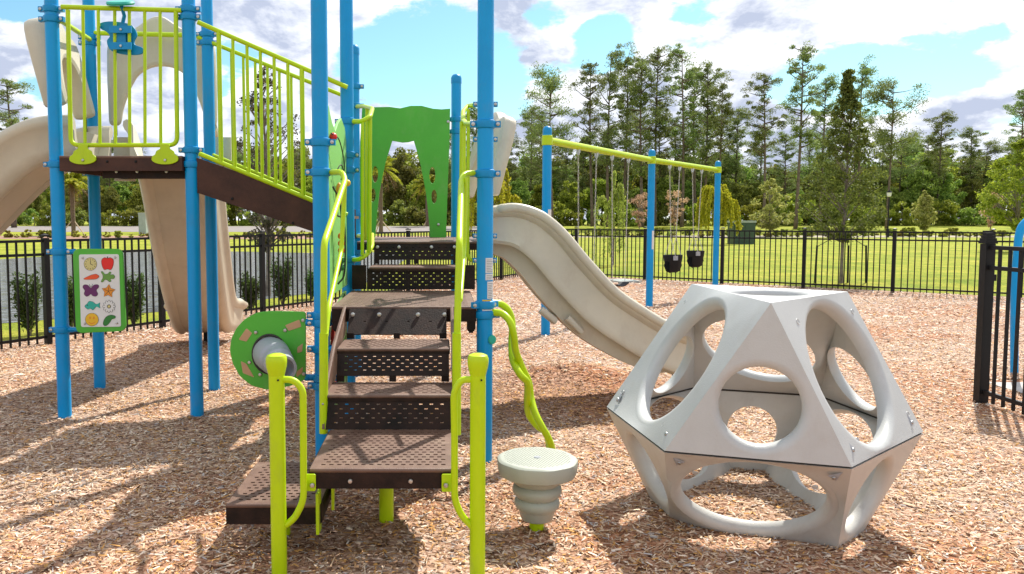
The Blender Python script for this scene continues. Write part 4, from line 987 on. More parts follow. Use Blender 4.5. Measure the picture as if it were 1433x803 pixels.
bead(4.86,1.575,'orange',.024,.06,3); bead(5.02,1.32,'orangered',.022); bead(5.02,1.275,'orangered',.022); bead(5.02,1.23,'orangered',.022); bead(5.02,1.17,'picklegreen',.022); bead(5.02,1.125,'picklegreen',.022); bead(5.2,1.66,'yellow',.022,.07)
# lower panel beneath the platform
lp = MB()
for k in range(8): lp.box((Xs, 5.13, .25+k*.085), (.018, .98, .045), rot=Matrix.Rotation(.12, 3, 'X'))
lp.box((Xs+.001, 4.70, .52), (.022, .05, .70)); lp.box((Xs+.001, 5.60, .52), (.022, .05, .70)); lpo = lp.build('ladder_panel', M['froggreen'], PS)
rd = plate('red_shape', sm2([(4.74,.42),(4.86,.44),(4.9,.58),(4.84,.68),(4.86,.78),(4.76,.80),(4.72,.66),(4.76,.56)], 3), [], .02, YZ(Xs+.03), M['red'], lpo, .003)

# green panel with grey viewing tube, left of the first step
Yt = C1.y-.03
out = [(428,436),(428,530),(418,536),(405,540),(390,543),(374,545),(352,539),(336,526),(326,508),(322,490),(324,474),(331,459),(343,446),(360,437),(378,435)]
k0 = W(378, 495, Yt)
hol = [[(345,459),(353,466),(345,478),(334,475)],[(399,455),(419,447),(422,457),(404,463)],[(416,486),(424,480),(423,492),(416,494)],[(337,505),(345,509),(356,528),(340,522)],[(415,520),(424,513),(423,522),(415,528)]]
tp = plate('tube_panel', round_poly(pxpoly(out, Yt), .02), [ell(k0.x, k0.z, .092, .105, 28)], .02, XZ(Yt), M['green'], PS, .003)
for h_ in hol: plate('inlay', round_poly(pxpoly(h_, Yt-.009), .006, 2), [], .006, XZ(Yt-.009), M['inlay'], tp, .001)
for q in ((358,465),(399,462),(424,448),(349,507),(364,524),(425,523)): bolt(tp, W(*q, Yt-.012), (0,-1,0), .011)
rg = MB(); rg.tube([(k0.x+.098*math.cos(a), Yt-.012, k0.z+.112*math.sin(a)) for a in [2*PI*k/36 for k in range(37)]], .007, 8, caps=False); rg.build('ring', M['outline'], tp)
tu = MB(); c0 = Vector((k0.x, Yt+.02, k0.z)); c1 = W(397, 516, Yt-.36); n = 32; dd = c1-c0
prs = [(0,.104),(.35,.094),(.42,.090),(.44,.086),(.62,.080),(.64,.083),(.68,.083),(.70,.077),(.9,.068),(.92,.072),(1,.071),(1,.058),(.6,.062),(.05,.085)]
axd = dd.normalized(); u = axd.orthogonal().normalized(); w = axd.cross(u); vs = []
for t, r in prs:
    for k in range(n):
        a = 2*PI*k/n; vs.append(c0+dd*t+(u*math.cos(a)+w*math.sin(a))*r)
tu.add(vs, [(i*n+k, i*n+(k+1) % n, (i+1)*n+(k+1) % n, (i+1)*n+k) for i in range(len(prs)-1) for k in range(n)])
tu.build('viewing_tube', M['tube'], tp)

# picture panel on the first post
Ya = P1.y-.055
ap = plate('picture_panel', round_poly(pxpoly([(102.5,348),(172,348),(177,463),(107,466)], Ya), .05, 5), [], .022, XZ(Ya), M['green'], PS, .004)
ap['label'] = 'green framed panel with ten coloured pictures on white'
wp = plate('white_sheet', round_poly(pxpoly([(110.5,356),(166.5,355.5),(169.5,457),(113.5,457.5)], Ya-.012), .016, 4), [], .005, XZ(Ya-.0125), M['white'], ap, .001)
A0 = W(110.5,356,Ya-.016); 
def pic(name, polys, dark=True):
    """polys: list of (pixel outline, material, level)"""
    o = None
    for i, (poly, m, lv) in enumerate(polys):
        y = Ya-.0165-.0012*lv
        p = plate(name if o is None else 'detail', pxpoly(poly, y), [], .001, XZ(y), M[m], wp if o is None else o, .0002)
        if o is None: o = p
    return o
def grow(poly, d):
    cx = sum(p[0] for p in poly)/len(poly); cy = sum(p[1] for p in poly)/len(poly)
    out = []
    for x, y in poly:
        l = math.hypot(x-cx, y-cy)+1e-6; out.append((x+(x-cx)/l*d, y+(y-cy)/l*d))
    return out
def out2(poly, m, extra=()): return [(grow(poly, .45), 'outline', 0), (poly, m, 1)]+list(extra)
def ln2(x0, y0, x1, y1, w=.35):
    d = math.hypot(x1-x0, y1-y0); nx, ny = -(y1-y0)/d*w/2, (x1-x0)/d*w/2; return [(x0+nx,y0+ny),(x1+nx,y1+ny),(x1-nx,y1-ny),(x0-nx,y0-ny)]
pic('clock_picture', out2(ell(126.5,369.3,8.7,8.7,28), 'cream', [(ln2(126.5+6*math.cos(a), 369.3+6*math.sin(a), 126.5+7.6*math.cos(a), 369.3+7.6*math.sin(a), .7), 'outline', 2) for a in [PI/6*k for k in range(12)]]+[(ln2(126.5,369.3,126.5,364.2,.7), 'outline', 2), (ln2(126.5,369.3,130,371,.7), 'outline', 2)]))
pic('apple_picture', out2(sm2([(150.5,361.5),(154.5,360.5),(158.6,364),(158,371.5),(155,377),(150.5,376.2),(146,377),(143,371.5),(142.3,364),(146.3,360.5)], 4), 'red', [(ln2(150.5,361.3,150.2,358.8,1.2), 'outline', 2)]))
pic('carrot_picture', out2(sm2([(117.5,389.5),(126,385.5),(133,383.5),(135.5,384),(138.5,386.5),(135,390),(128,390.6),(120,391)], 3), 'orangered'))
pic('frog_picture', out2(sm2([(141.5,380.8),(144,380),(147,383.5),(151,383),(153,380.5),(155.5,381.5),(154,384.5),(158,384),(160.5,387),(158.5,390),(154.5,390),(155.5,393),(153,394),(150,391.5),(147,391),(144,394.5),(141.5,393.5),(144,389),(144,385)], 3), 'froggreen'))
pic('butterfly_picture', out2(sm2([(126.6,403),(123,399),(118,398.5),(116,402),(119,406.5),(117.8,411),(121,414.5),(125,413),(127,411),(129.5,413.5),(134,414.3),(136.8,411),(134.5,406),(138,402),(137,398.5),(131.5,398.8),(128,402.5)], 3), 'purple', [(ln2(126.8,402,124.8,397.6,.5), 'outline', 2), (ln2(127.8,402,129.6,397.6,.5), 'outline', 2)]))
star = [(151.7+(9.6 if k % 2 == 0 else 5.2)*math.sin(PI*k/5+.08), 407.3-(9.6 if k % 2 == 0 else 5.2)*math.cos(PI*k/5+.08)) for k in range(10)]
pic('starfish_picture', out2(star, 'orange', [(ln2(151.7,407.3,151.7+7*math.sin(PI*2*k/5+.08),407.3-7*math.cos(PI*2*k/5+.08),.45), 'outline', 2) for k in range(5)]))
pic('fish_picture', out2(sm2([(118.8,428.5),(122.5,424.5),(125,421.5),(130,422.5),(133,425),(135.5,425.5),(139.5,423.5),(139,427.5),(139.8,431),(135,428.8),(132.5,431),(130,433.5),(127,431.5),(123,432.5)], 3), 'teal', [(ell(122.3,427,.8,.8,10), 'outline', 2)]))
fl_ = []
for k in range(12):
    a = PI/6*k; fl_.append((ell(152.5+5.6*math.cos(a), 428.7+5.6*math.sin(a), 3.1, 1.45, 14, a), 'white', 1+k % 2))
pic('flower_picture', [(ell(152.5,428.7,4,4,20), 'outline', 0)]+[(ell(152.5+5.6*math.cos(PI/6*k), 428.7+5.6*math.sin(PI/6*k), 3.55, 1.9, 14, PI/6*k), 'outline', .4+.3*(k % 2)) for k in range(12)]+fl_+[(ell(152.5,428.7,2.3,2.3,16), 'outline', 3), (ell(152.5,428.7,1.8,1.8,16), 'cream', 4)])
pic('smiling_sun_picture', out2(ell(128.6,447,9.0,8.7,28), 'yellow', [(ell(126,444.6,1.3,2,12), 'orange', 2), (ell(131.2,444.6,1.3,2,12), 'orange', 2), (sm2([(124.2,449.8),(128.6,452.2),(133,449.8),(132,451.8),(128.6,453.4),(125,451.8)], 3), 'orange', 2)]))
pic('pickle_picture', out2(sm2([(144.5,453),(146,447),(150,442.5),(156,440.8),(161.3,442.5),(160.5,445.5),(156,447),(153.5,451),(150,454.8),(146.5,455.5)], 4), 'picklegreen'))
for q in ((115.8,360.8),(161,360.2),(118.8,452.8),(163.5,452)): bolt(wp, W(*q, Ya-.0165), (0,-1,0), .008)
# warning labels on the right post
def post_label(py0, py1, a0, a1, m='label', lines=5):
    mb = MB(); r = PR+.0012; za_, zb2 = zy(py1, C2.y-PR), zy(py0, C2.y-PR)
    vs = [(C2.x+r*math.cos(a0+(a1-a0)*k/8), C2.y+r*math.sin(a0+(a1-a0)*k/8), z) for z in (za_, zb2) for k in range(9)]
    mb.add(vs, [(k, k+1, 10+k, 9+k) for k in range(8)]); o = mb.build('sticker', M[m], PS)
    l = MB(); r += .0008
    for i in range(lines):
        z0 = za_+(zb2-za_)*(i+.7)/(lines+1); h = (zb2-za_)/(lines+1)*.28; b1 = a0+(a1-a0)*.1; b2_ = a0+(a1-a0)*random.uniform(.6, .92)
        vs = [(C2.x+r*math.cos(b1+(b2_-b1)*k/6), C2.y+r*math.sin(b1+(b2_-b1)*k/6), z) for z in (z0, z0+h) for k in range(7)]
        l.add(vs, [(k, k+1, 8+k, 7+k) for k in range(6)])
    if lines: l.build('small_print', M['ink'], o)
    return o
post_label(361, 382, R(-88), R(-20), lines=8); post_label(383, 392, R(-88), R(-20), lines=3); post_label(394, 418, R(-75), R(-20), lines=9); post_label(425, 435, R(-110), R(-25), lines=3); post_label(419.5, 425, R(-110), R(-40), 'yellow', 0)
kb = MB(); kb.lathe((C2.x+.038, C2.y-.028, zy(474, C2.y)), [(.026,0),(.028,.006),(.024,.014),(.001,.016)], 20, 0, (.6,-.8,0)); kb.build('knob', M['teal'], PS)
# twisting lime climber
cpts = [(686,437,4.60),(703,439,4.56),(714,451,4.52),(719,470,4.52),(722,492,4.56),(731,515,4.62),(740,535,4.66),(743,556,4.66),(749,578,4.60),(759,598,4.56),(769,617,4.56),(775,640,4.60),(778,668,4.62)]
cl1 = MB(); cl1.tube(spline([W(*p) for p in cpts], 6), .0205, 14); c1o = cl1.build('twisted_climber', M['lime'], PS)
cpts = [(686,423,4.66),(702,426,4.68),(713,437,4.70),(717,455,4.70),(716,482,4.66),(718,505,4.60),(728,524,4.54),(738,536,4.56),(738,560,4.62),(740,580,4.70),(752,596,4.70),(764,606,4.66),(770,630,4.60),(774,668,4.60)]
cl1 = MB(); cl1.tube(spline([W(*p) for p in cpts], 6), .0205, 14); cl1.build('second_strand', M['lime'], c1o)
# ------------------------------------------------------------------ stool
sc_ = G(751, 743); sto = thing('stool', (sc_.x, sc_.y, 0), 'round grey dimpled stepping stool on a ribbed cone in front of the lime climber', 'stool')
zs = W(751, 640, sc_.y).z
mb = MB(); r0 = .183; n = 48; prof = [(.10,-.088),(.158,-.082),(.174,-.072),(.180,-.055),(r0,-.018),(.181,-.008),(.172,-.001),(.165,0),(.002,0)]
vs = []
for r, z in prof:
    for k in range(n):
        a = 2*PI*k/n; sc2 = 1+(.012*math.cos(9*a) if r > .16 else 0); vs.append((sc_.x+r*sc2*math.cos(a), sc_.y+r*sc2*math.sin(a), zs+z))
mb.add(vs, [(i*n+k, i*n+(k+1) % n, (i+1)*n+(k+1) % n, (i+1)*n+k) for i in range(len(prof)-1) for k in range(n)]+[tuple(range((len(prof)-1)*n, len(prof)*n))])
# raised diamond grip on the top
for i in range(-11, 12):
    for j in range(-13, 14):
        x, y = i*.0145+(.00725 if j % 2 else 0), j*.0125
        if .02 < math.hypot(x, y) < .152: mb.add([(sc_.x+x-.0052, sc_.y+y, zs+.0002), (sc_.x+x, sc_.y+y-.0042, zs+.0002), (sc_.x+x+.0052, sc_.y+y, zs+.0002), (sc_.x+x, sc_.y+y+.0042, zs+.0002), (sc_.x+x, sc_.y+y, zs+.0028)], [(0,1,4),(1,2,4),(2,3,4),(3,0,4)])
mb.build('seat', M['stoolgrey'], sto, 30)
hb = MB(); hb.lathe((sc_.x, sc_.y, zs+.0005), [(.017,0),(.014,.003),(.001,.003)], 16); hb.build('centre_plug', M['tube'], sto)
b = MB(); b.lathe((sc_.x, sc_.y, zs), [(.068,-.285),(.072,-.28),(.082,-.245),(.086,-.238),(.098,-.226),(.104,-.208),(.100,-.192),(.090,-.184),(.097,-.176),(.110,-.160),(.113,-.145),(.108,-.130),(.096,-.122),(.104,-.115),(.122,-.098),(.126,-.086)], 40); b.build('ribbed_cone', M['stoolgrey'], sto, 60)
b = MB(); b.tube([(sc_.x, sc_.y, -.1), (sc_.x, sc_.y, zs-.28)], .034, 18); b.build('leg', M['lime'], sto)

# ------------------------------------------------------------------ dome climber (cuboctahedron shell)
ze, zt = .458, 1.087
eqv = [G(849,570,ze), G(930,632,ze), G(1192,655,ze), G(1292,605,ze)]
cen = (eqv[0]+eqv[3])/2; HX = eqv+[cen*2-eqv[1], cen*2-eqv[2]]       # L FL FR R BR BL
for i in (4, 5): HX[i].z = ze
TP = [G(968,398,zt), G(1079,425,zt), G(1186,409,zt)]                  # A B C
BT = [Vector((2*cen.x-p.x, 2*cen.y-p.y, 2*ze-zt)) for p in TP]        # opposite: A' (front right) B' (back) C' (front left)
for q_, h_ in zip(BT, (eqv[2], None, eqv[1])):
    if h_ is not None: q_.z -= .03; q_.y -= .03
cen3 = Vector((cen.x, cen.y, ze))
DC = thing('dome_climber', (cen.x, cen.y, 0), 'pale grey faceted climbing dome with round openings in every face', 'climbing dome')
def face_shell(mb, vs, rad, k_in, low=False, fil=.034, dpt=.06):
    c = sum(vs, Vector())/len(vs); n = (vs[1]-vs[0]).cross(vs[2]-vs[0]).normalized()
    if n.dot(c-cen3) < 0: vs = vs[::-1]; n = -n
    ry = rad
    if low: c = ((vs[0]+vs[1]+vs[2]+vs[3])/4); te = [v for v in vs if v.z > ze-.01]; be = [v for v in vs if v.z <= ze-.01]; c = (te[0]+te[1])/2*.655+(be[0]+be[1])/2*.345; ry = .222
    per = 16; ring = []
    for i in range(len(vs)):
        for q in range(per): ring.append(vs[i].lerp(vs[(i+1) % len(vs)], q/per))
    m = len(ring); layers = [ring]
    dirs = []
    for p in ring:
        d = p-c; d = d-n*d.dot(n); dirs.append(d.normalized())
    hz_ = Vector((0,0,1)).cross(n).normalized(); RR = []
    for d in dirs: q = d.dot(hz_); RR.append(rad*ry/math.sqrt((ry*q)**2+(rad*rad)*(1-q*q)))
    layers.append([c+dirs[i]*min((RR[i]+fil)*1.02, (ring[i]-c).length*.97)+n*0 for i in range(m)])
    for s in range(6):
        a = PI/2*s/5; layers.append([c+dirs[i]*min(RR[i]+fil-fil*math.sin(a), (ring[i]-c).length*.965)-n*(fil-fil*math.cos(a)) for i in range(m)])
    layers.append([c+dirs[i]*RR[i]-n*(dpt-.008) for i in range(m)])
    layers.append([c+dirs[i]*(RR[i]+.004)-n*dpt for i in range(m)])
    layers.append([cen3+(ring[i]-cen3)*k_in for i in range(m)])
    o = [v for l in layers for v in l]; K = len(layers)
    mb.add(o, [(a*m+i, a*m+(i+1) % m, (a+1)*m+(i+1) % m, (a+1)*m+i) for a in range(K-1) for i in range(m)])
A_, B_, C_t = TP; Lv, FL, FR, Rv, BR, BL = HX; Ad, Bd, Cd = BT
side = (FL-FR).length
def half(name, faces, dz, k_in=.94):
    mb = MB()
    for vs, rad in faces: face_shell(mb, [v.copy() for v in vs], rad, k_in, dz < 0 and len(vs) == 4)
    me_o = mb.build(name, M['grey' if dz > 0 else 'greylow'], DC, 33); me_o.location.z += dz
    # rim closing the shell at the seam
    return me_o
up = half('upper_shell', [((A_, B_, C_t), .165), ((B_, FL, FR), .158), ((A_, B_, FL, Lv), .303), ((B_, C_t, Rv, FR), .303), ((C_t, Rv, BR), .168), ((A_, BL, Lv), .168), ((A_, C_t, BR, BL), .28)], .004)
lo = half('lower_shell', [((FL, FR, Ad, Cd), .295), ((Lv, FL, Cd), .168), ((FR, Rv, Ad), .168), ((Rv, BR, Bd, Ad), .30), ((BL, Lv, Cd, Bd), .30), ((BR, BL, Bd), .13)], -.004)
for nm, z_, par, kk in (('upper_rim', ze+.005, up, 1), ('lower_rim', ze-.005, lo, 1)):
    r_ = MB(); o_ = [Vector((v.x, v.y, z_)) for v in HX]; i_ = [Vector((cen.x+(v.x-cen.x)*.935, cen.y+(v.y-cen.y)*.935, z_)) for v in HX]
    o2_ = [Vector((cen.x+(v.x-cen.x)*.998, cen.y+(v.y-cen.y)*.998, z_)) for v in HX]
    r_.add(o2_+i_, [(k, (k+1) % 6, 6+(k+1) % 6, 6+k) for k in range(6)]); r_.build(nm, M['grey' if kk and nm == 'upper_rim' else 'greylow'], par)
gk = MB(); o_ = [(cen.x+(v.x-cen.x)*.992, cen.y+(v.y-cen.y)*.986, z) for z in (ze-.0045, ze+.0045) for v in HX]; i_ = [(cen.x+(v.x-cen.x)*.938, cen.y+(v.y-cen.y)*.938, z) for z in (ze-.0045, ze+.0045) for v in HX]
gk.add(o_+i_, [(k, (k+1) % 6, 6+(k+1) % 6, 6+k) for k in range(6)]+[(12+k, 18+k, 18+(k+1) % 6, 12+(k+1) % 6) for k in range(6)]); gk.build('seam_gap_shade', M['outline'], DC)  # dark strip added in the open seam, painting the shade of the gap
def stud(face, wts, par, r=.016):
    c = sum((v*w for v, w in zip(face, wts)), Vector()); n = (face[1]-face[0]).cross(face[2]-face[0]).normalized()
    if n.dot(c-cen3) < 0: n = -n
    b = MB(); b.lathe(c-n*.001, [(r,0),(r,.002),(r*.8,.005),(r*.75,.0035),(.001,.003)], 16, 0, n); b.build('stud', M['grey'], par)
    return c, n
def cell(P, Q, S_, a_, b_): return (P, Q, S_), (1-a_-b_, a_, b_)
for q in (cell(A_, B_, Lv, .08, .133), cell(B_, A_, FL, .19, .13), cell(Lv, A_, FL, .143, .074), cell(FL, Lv, B_, .19, .125),
          cell(C_t, B_, Rv, .08, .133), cell(B_, C_t, FR, .19, .13), cell(Rv, C_t, FR, .143, .074), cell(FR, Rv, B_, .19, .125)): stud(*q, up, .013)
for q in (cell(FL, FR, Cd, .17, .17), cell(FR, FL, Ad, .17, .17)): stud(*q, lo, .013)
def pocket(face, wts, par, toward):
    """small triangular hand-bolt recess, modelled as a dark wedge raised on the face"""
    c = sum((v*w for v, w in zip(face, wts)), Vector()); n = (face[1]-face[0]).cross(face[2]-face[0]).normalized()
    if n.dot(c-cen3) < 0: n = -n
    u = (toward-c); u = (u-n*u.dot(n)).normalized(); w = n.cross(u)
    b = MB(); q = [c+u*.045+n*.0015, c-u*.012+w*.022+n*.0015, c-u*.012-w*.022+n*.0015]; q2 = [c+u*.030+n*.0045, c-u*.006+w*.012+n*.0045, c-u*.006-w*.012+n*.0045]
    b.add(q+q2, [(0,1,4,3),(1,2,5,4),(2,0,3,5),(3,4,5)]); b.build('bolt_recess_shade', M['tube'], par)  # darker grey stands in for the shade inside the recess
    bolt(par, c+n*.003-u*.002, n, .009)
pocket((A_, B_, FL, Lv), (.02,.07,.84,.07), up, B_); pocket((A_, B_, FL, Lv), (.07,.02,.07,.84), up, A_); pocket((B_, C_t, Rv, FR), (.07,.02,.07,.84), up, B_); pocket((B_, C_t, Rv, FR), (.02,.07,.84,.07), up, C_t)
pocket((FL, FR, Ad, Cd), (.86,.06,.02,.06), lo, FL); pocket((FL, FR, Ad, Cd), (.06,.86,.06,.02), lo, FR)

# ------------------------------------------------------------------ swings
SA, SB, SCp = Vector((1.29,9.8,0)), Vector((3.40,13.0,0)), Vector((5.33,15.5,0))
zt_s = 2.545
SW = thing('swing_frame', (SB.x, SB.y, 0), 'three-post swing frame with blue posts under one long lime beam', 'swing frame')
bd = (SCp-SA).normalized()
for p in (SA, SB, SCp):
    mb = MB(); mb.tube([(p.x, p.y, -.1), (p.x, p.y, zt_s-.07)], .056, 24); o = mb.build('post', M['blue'], SW)
    c = MB(); c.lathe((p.x, p.y, zt_s-.08), [(.057,0),(.057,.04),(.052,.065),(.036,.085),(.001,.095)], 24); c.build('cap', M['clamp'], o)
    k = MB(); k.lathe((p.x, p.y, zt_s-.22), [(.060,0),(.066,.006),(.066,.114),(.060,.12)], 24); k.build('collar', M['lime'], o)
for p, py in ((SA, 432), (SB, 370)):
    s_ = MB(); r = .0575; vs = [(p.x+r*math.cos(R(-80+12*k)), p.y+r*math.sin(R(-80+12*k)), z) for z in ((1.25, 1.55) if p is SA else (.95, 1.25)) for k in range(7)]
    s_.add(vs, [(k, k+1, 8+k, 7+k) for k in range(6)]); s_.build('sticker', M['label'], SW)
bm = MB(); zb3 = zt_s-.16
bm.tube([Vector((SA.x, SA.y, zb3)), Vector((SB.x, SB.y, zb3))], .045, 20); bm.tube([Vector((SB.x, SB.y, zb3)), Vector((SCp.x, SCp.y, zb3))+bd*.1], .045, 20); bm.build('beam', M['lime'], SW)
def chain_pts(mb, a, b, link=.052):
    a, b = Vector(a), Vector(b); n = max(2, int((b-a).length/link)); d = (b-a)/n; dn = d.normalized(); u = dn.orthogonal().normalized(); w = dn.cross(u)
    for i in range(n):
        s = u if i % 2 else w; p0 = a+d*i-d*.18; p1 = a+d*(i+1)+d*.18; pm = [p0, p0+s*.008+d*.3, p1+s*.008-d*.3, p1, p1-s*.008-d*.3, p0-s*.008+d*.3, p0]
        mb.tube(pm, .0025, 4, caps=False)
def beam_at(px):
    """point on the beam axis that appears in this direction"""
    r = ray(px, 200); best = None
    for P, Q in ((SA, SB), (SB, SCp)):
        d = Q-P; den = r.x*d.y-r.y*d.x
        t = (P.x*r.y - P.y*r.x)/(den) if abs(den) > 1e-9 else 0
        if -.02 <= t <= 1.05: best = P+d*t
    return best
def swing(pxa, pxb, kind, name, label, zseat, group):
    a, b = beam_at(pxa), beam_at(pxb); c = (a+b)/2; d = (b-a).normalized(); nr = Vector((-d.y, d.x, 0))
    t = thing(name, (c.x, c.y, zseat), label, 'swing', group)
    hw = .15 if kind == 'bucket' else .25
    for s, p in ((-1, a), (1, b)):
        h = MB(); h.tube([(p.x, p.y, zb3-.02), (p.x, p.y, zb3-.11)], .018, 8); h.box((p.x, p.y, zb3-.06), (.05, .02, .05)); h.build('hanger', M['lime' if False else 'steel'], t)
        ch = MB()
        if kind == 'bucket':
            q = Vector((c.x, c.y, 0))+d*s*.12*(1 if True else 1); y = Vector((q.x, q.y, zseat+.60))
            chain_pts(ch, (p.x, p.y, zb3-.11), y)
            for sg in (-1, 1): chain_pts(ch, y, Vector((c.x, c.y, zseat+.27))+d*s*.13+nr*sg*.10)
        else:
            q = Vector((c.x, c.y, 0))+d*s*hw; chain_pts(ch, (p.x, p.y, zb3-.11), (q.x, q.y, zseat+.04))
        ch.build('chain', M['chain'], t)
    if kind == 'bucket':
        d = Vector((.93, .36, 0)).normalized(); nr = Vector((-d.y, d.x, 0)); mb = MB(); n = 28; Rm = Matrix(((d.x, nr.x, 0), (d.y, nr.y, 0), (0, 0, 1)))
        def rr_(z, rx, ry): return [Vector((c.x, c.y, zseat+z))+Rm @ Vector((rx*math.cos(2*PI*k/n), ry*math.sin(2*PI*k/n), 0)) for k in range(n)]
        lay = [rr_(0,.06,.03), rr_(.02,.12,.07), rr_(.10,.145,.10), rr_(.20,.165,.12), rr_(.29,.178,.13), rr_(.305,.172,.125), rr_(.29,.16,.113), rr_(.20,.15,.105), rr_(.10,.13,.085), rr_(.03,.10,.055)]
        vs = [v for l in lay for v in l]; fs = []
        for i in range(len(lay)-1):
            for k in range(n):
                a_ = 2*PI*(k+.5)/n; leg = abs(math.cos(a_)) > .72 and i in (1, 2, 7, 8)      # open leg holes at both ends
                if leg: continue
                fs.append((i*n+k, i*n+(k+1) % n, (i+1)*n+(k+1) % n, (i+1)*n+k))
        fs += [tuple(range(n)), tuple(range(len(vs)-n, len(vs)))]
        mb.add(vs, fs); mb.build('bucket_seat', M['rubber'], t)
        for s in (-1, 1):
            g_ = MB(); bx = Vector((c.x, c.y, zseat)); g_.tube([bx+d*s*.15+Vector((0,0,.22)), bx+d*s*.175+Vector((0,0,.12)), bx+d*s*.13+Vector((0,0,.03)), bx+d*s*.05+Vector((0,0,.0))], .012, 8); g_.build('side_strap', M['rubber'], t)
        pl_ = MB(); e = Vector((c.x, c.y, zseat+.255))-d*.05-nr*.135; pl_.box(e, (.085, .02, .075), math.atan2(d.y, d.x)); e2_ = Vector((c.x, c.y, zseat+.285))+d*.06-nr*.05; pl_.box(e2_, (.09, .05, .03), math.atan2(d.y, d.x)); pl_.build('clip_plate', M['tube'], t)
    else:
        mb = MB(); pts = [Vector((c.x, c.y, 0))+d*hw*k/6+Vector((0, 0, zseat+.04*(k/6)**2)) for k in range(-6, 7)]
        vs = []
        for p in pts: vs += [p-nr*.07, p+nr*.07, p+nr*.07-Vector((0,0,.012)), p-nr*.07-Vector((0,0,.012))]
        mb.add(vs, [(4*i+k, 4*i+(k+1) % 4, 4*i+4+(k+1) % 4, 4*i+4+k) for i in range(12) for k in range(4)]+[(3,2,1,0), (48,49,50,51)]); mb.build('belt_seat', M['rubber'], t)
swing(938, 952, 'bucket', 'bucket_swing', 'black bucket swing on chains, left of the two', .52, 'bucket swings')
swing(970, 983, 'bucket', 'bucket_swing', 'black bucket swing on chains, right of the two, nearest the far post', .56, 'bucket swings')
swing(809.5, 835, 'belt', 'belt_swing', 'belt swing hanging nearest the first swing post, seat hidden by the slide', .45, 'belt swings')
swing(857, 880, 'belt', 'belt_swing', 'belt swing hanging just left of the middle swing post', .45, 'belt swings')

# ------------------------------------------------------------------ fences
def fence(a, d, stations, name, label, top=1.20, posth=1.25, gap=.105, lastpost=True, firstpost=True, pr=.0122, pw=.032):
    t = thing(name, (a.x, a.y, 0), label, 'fence'); nrm = Vector((-d.y, d.x, 0)); ang = math.atan2(d.y, d.x)
    for i, s in enumerate(stations):
        p = a+d*s
        if (i < len(stations)-1 or lastpost) and (i > 0 or firstpost):
            mb = MB(); mb.box((p.x, p.y, (posth-.03)/2-.05), (pw*2, pw*2, posth+.07), ang); o = mb.build('post', M['black'], t)
            c = MB(); c.box((p.x, p.y, posth-.005), (pw*2+.012, pw*2+.012, .02), ang); q = [Vector((p.x, p.y, 0))+Matrix.Rotation(ang, 3, 'Z') @ Vector((sx_*pw, sy_*pw, posth+.005)) for sx_, sy_ in ((-1,-1),(1,-1),(1,1),(-1,1))]+[Vector((p.x, p.y, posth+.022))]
            c.add(q, [(0,1,4),(1,2,4),(2,3,4),(3,0,4)]); c.build('cap', M['black'], o)
        if i == len(stations)-1: break
        L_ = stations[i+1]-s; q = a+d*(s+L_/2)
        for z in (top-.012, top-.165, .10): r_ = MB(); r_.box((q.x, q.y, z), (L_-pw*2, .028, .030), ang); r_.build('rail', M['black'], t)
        n = max(2, round((L_-pw*2)/gap)); pk = MB()
        for k in range(1, n):
            p = a+d*(s+pw+(L_-2*pw)*k/n); pk.box((p.x, p.y, (top-.03)/2+.02), (pr*1.5, pr*1.5, top-.05), ang)
        pk.build('picket_panel', M['black'], t)
    return t
sL = [(G(68,483)-fa).length, (G(235,461)-fa).length, (G(368,440)-fa).length]
step = sL[2]-sL[1]; nrem = max(1, round(((corner-fa).length-sL[2])/step)); rem = ((corner-fa).length-sL[2])/nrem
fence(fa, fdir, [-5.4, -3.6, -1.8]+sL+[sL[2]+rem*(k+1) for k in range(nrem)], 'fence', 'black metal picket fence along the pond on the left', lastpost=False)
bs_ = [0]+[(G(x, 388+(x-806)*.0496)-ba).length for x in (902, 1010, 1124, 1249, 1386)]
s0 = -(corner-ba).length
fence(ba, bdir, [s0]+([s0/2] if abs(s0) > 2.6 else [])+bs_+[bs_[-1]+2, bs_[-1]+4, bs_[-1]+6], 'fence', 'black metal picket fence at the back in front of the lawn')
gpst = G(1372, 565); 
fence(Vector((gpst.x, gpst.y, 0)), Vector((.004, -1, 0)).normalized(), [.0, 2.4, 4.6], 'fence', 'near black fence running toward the viewer at the right edge', top=1.225, posth=1.27, lastpost=True, firstpost=False, pr=.0125)
gpo = thing('gate_post', (gpst.x, gpst.y, 0), 'thick black gate post with stepped cap at the right', 'post')
mb = MB(); mb.box((gpst.x, gpst.y, .59), (.072, .072, 1.30)); mb.build('shaft', M['black'], gpo)
mb = MB(); zc = 1.242
for k, (w, h) in enumerate(((.090,.022),(.080,.02),(.068,.02),(.054,.02))): mb.box((gpst.x, gpst.y, zc+.011+k*.0205), (w, w, h))
mb.build('cap', M['black'], gpo)
mb = MB(); mb.box((gpst.x+.050, gpst.y+.08, .68), (.022, .022, 1.28)); mb.box((gpst.x+.050, gpst.y+.08, 1.30), (.05, .05, .08)); mb.box((gpst.x+.062, gpst.y+.05, .98), (.04, .09, .05)); mb.box((gpst.x+.062, gpst.y+.06, .16), (.03, .08, .10)); mb.build('latch', M['black'], gpo)
mb = MB(); hoop = [W(1419,540,7.3), W(1420,420,7.3), W(1424,350,7.3), W(1427,325,7.3), W(1433,313,7.3), W(1444,306,7.3), W(1470,303,7.3), W(1500,312,7.3), W(1512,350,7.3), W(1515,540,7.3)]
hoop[0].z = -.05; hoop[-1].z = -.05
mb.tube(spline(hoop, 8), .033, 18); tag(mb.build('hoop_stand', M['blue']), 'blue bent pipe hoop standing beyond the near fence at the right edge', 'hoop')

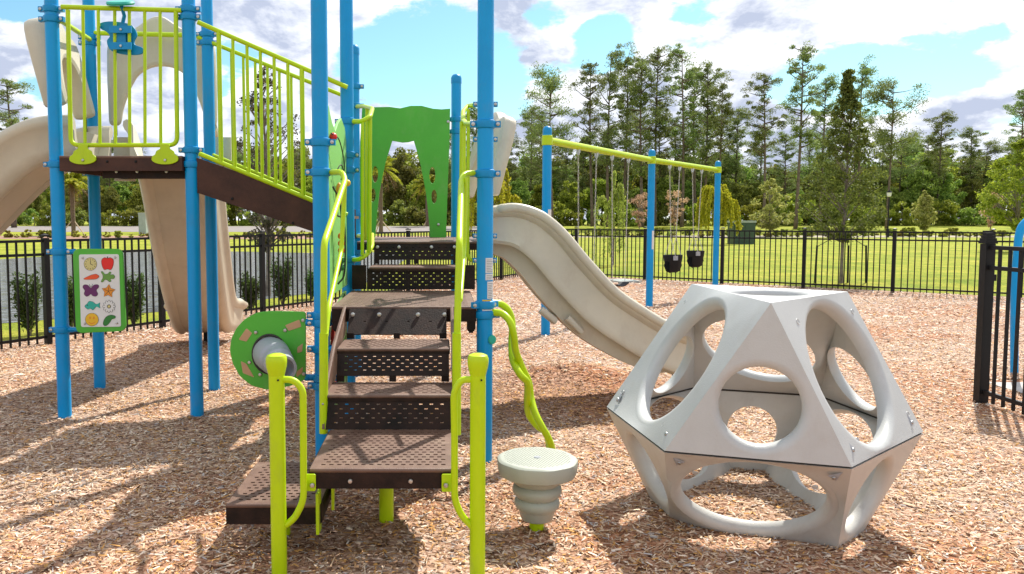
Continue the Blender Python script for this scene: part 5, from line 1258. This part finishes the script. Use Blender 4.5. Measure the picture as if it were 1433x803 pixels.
# ------------------------------------------------------------------ far small things
def cabinet(px, by, ty, wpx, m, label, Y=None):
    b = G(px, by) if Y is None else Vector((W(px, 300, Y).x, Y, HT(0, Y))); w = wpx*b.y/F; h = W(px, ty, b.y).z-b.z
    t = thing('utility_cabinet', b, label, 'utility box'); mb = MB()
    mb.box((b.x, b.y, b.z+h*.45), (w, w*.8, h*.9)); mb.build('body', M[m], t)
    l = MB(); l.box((b.x, b.y, b.z+h*.94), (w*1.06, w*.86, h*.09)); l.build('lid', M[m] if m != 'boxgreen' else M['boxgrey'], t)
    d_ = MB(); d_.box((b.x-w*.25, b.y-w*.405, b.z+h*.46), (w*.42, .02, h*.7)); d_.box((b.x+w*.25, b.y-w*.405, b.z+h*.46), (w*.42, .02, h*.7)); d_.build('door', M[m], t)
    return t
cabinet(1037, 341, 308, 30, 'boxgreen', 'dark green utility cabinet on the lawn beyond the fence')
cabinet(200, 0, 297, 10, 'boxgrey', 'pale utility cabinet beside the road seen left of the back slide', 75)
cabinet(309, 0, 296, 11, 'boxgrey', 'grey utility cabinet beneath the brown sloping beam', 75)
lb_ = G(1242, 332); lpz = W(1242, 266, lb_.y).z
lt = thing('street_lamp', lb_, 'black lamp post with lantern against the forest on the right', 'street lamp')
mb = MB(); mb.tube([(lb_.x, lb_.y, -.1), (lb_.x, lb_.y, .7), (lb_.x, lb_.y, .72), (lb_.x, lb_.y, lpz-.55)], [.12,.11,.06,.045], 10); mb.build('pole', M['black'], lt)
mb = MB(); mb.lathe((lb_.x, lb_.y, lpz-.56), [(.06,0),(.15,.06),(.2,.36),(.18,.38)], 8); mb.build('lantern', M['label'], lt)
mb = MB(); mb.lathe((lb_.x, lb_.y, lpz-.19), [(.22,0),(.2,.06),(.05,.16),(.01,.26)], 8); mb.build('lantern_cap', M['black'], lt)
sp0 = G(380, 330)
for px, lab in ((386, 'thin dark post at the far shore beneath the sloping beam'),):
    pass
# flat pale utility cover and mulch pile by the back fence
cv = G(871, 395); mb = MB(); mb.box((cv.x, cv.y, .03), (.55, .75, .05), .3); tag(mb.build('utility_cover', M['boxgrey']), 'flat pale utility cover lying on the mulch by the back fence', 'cover')
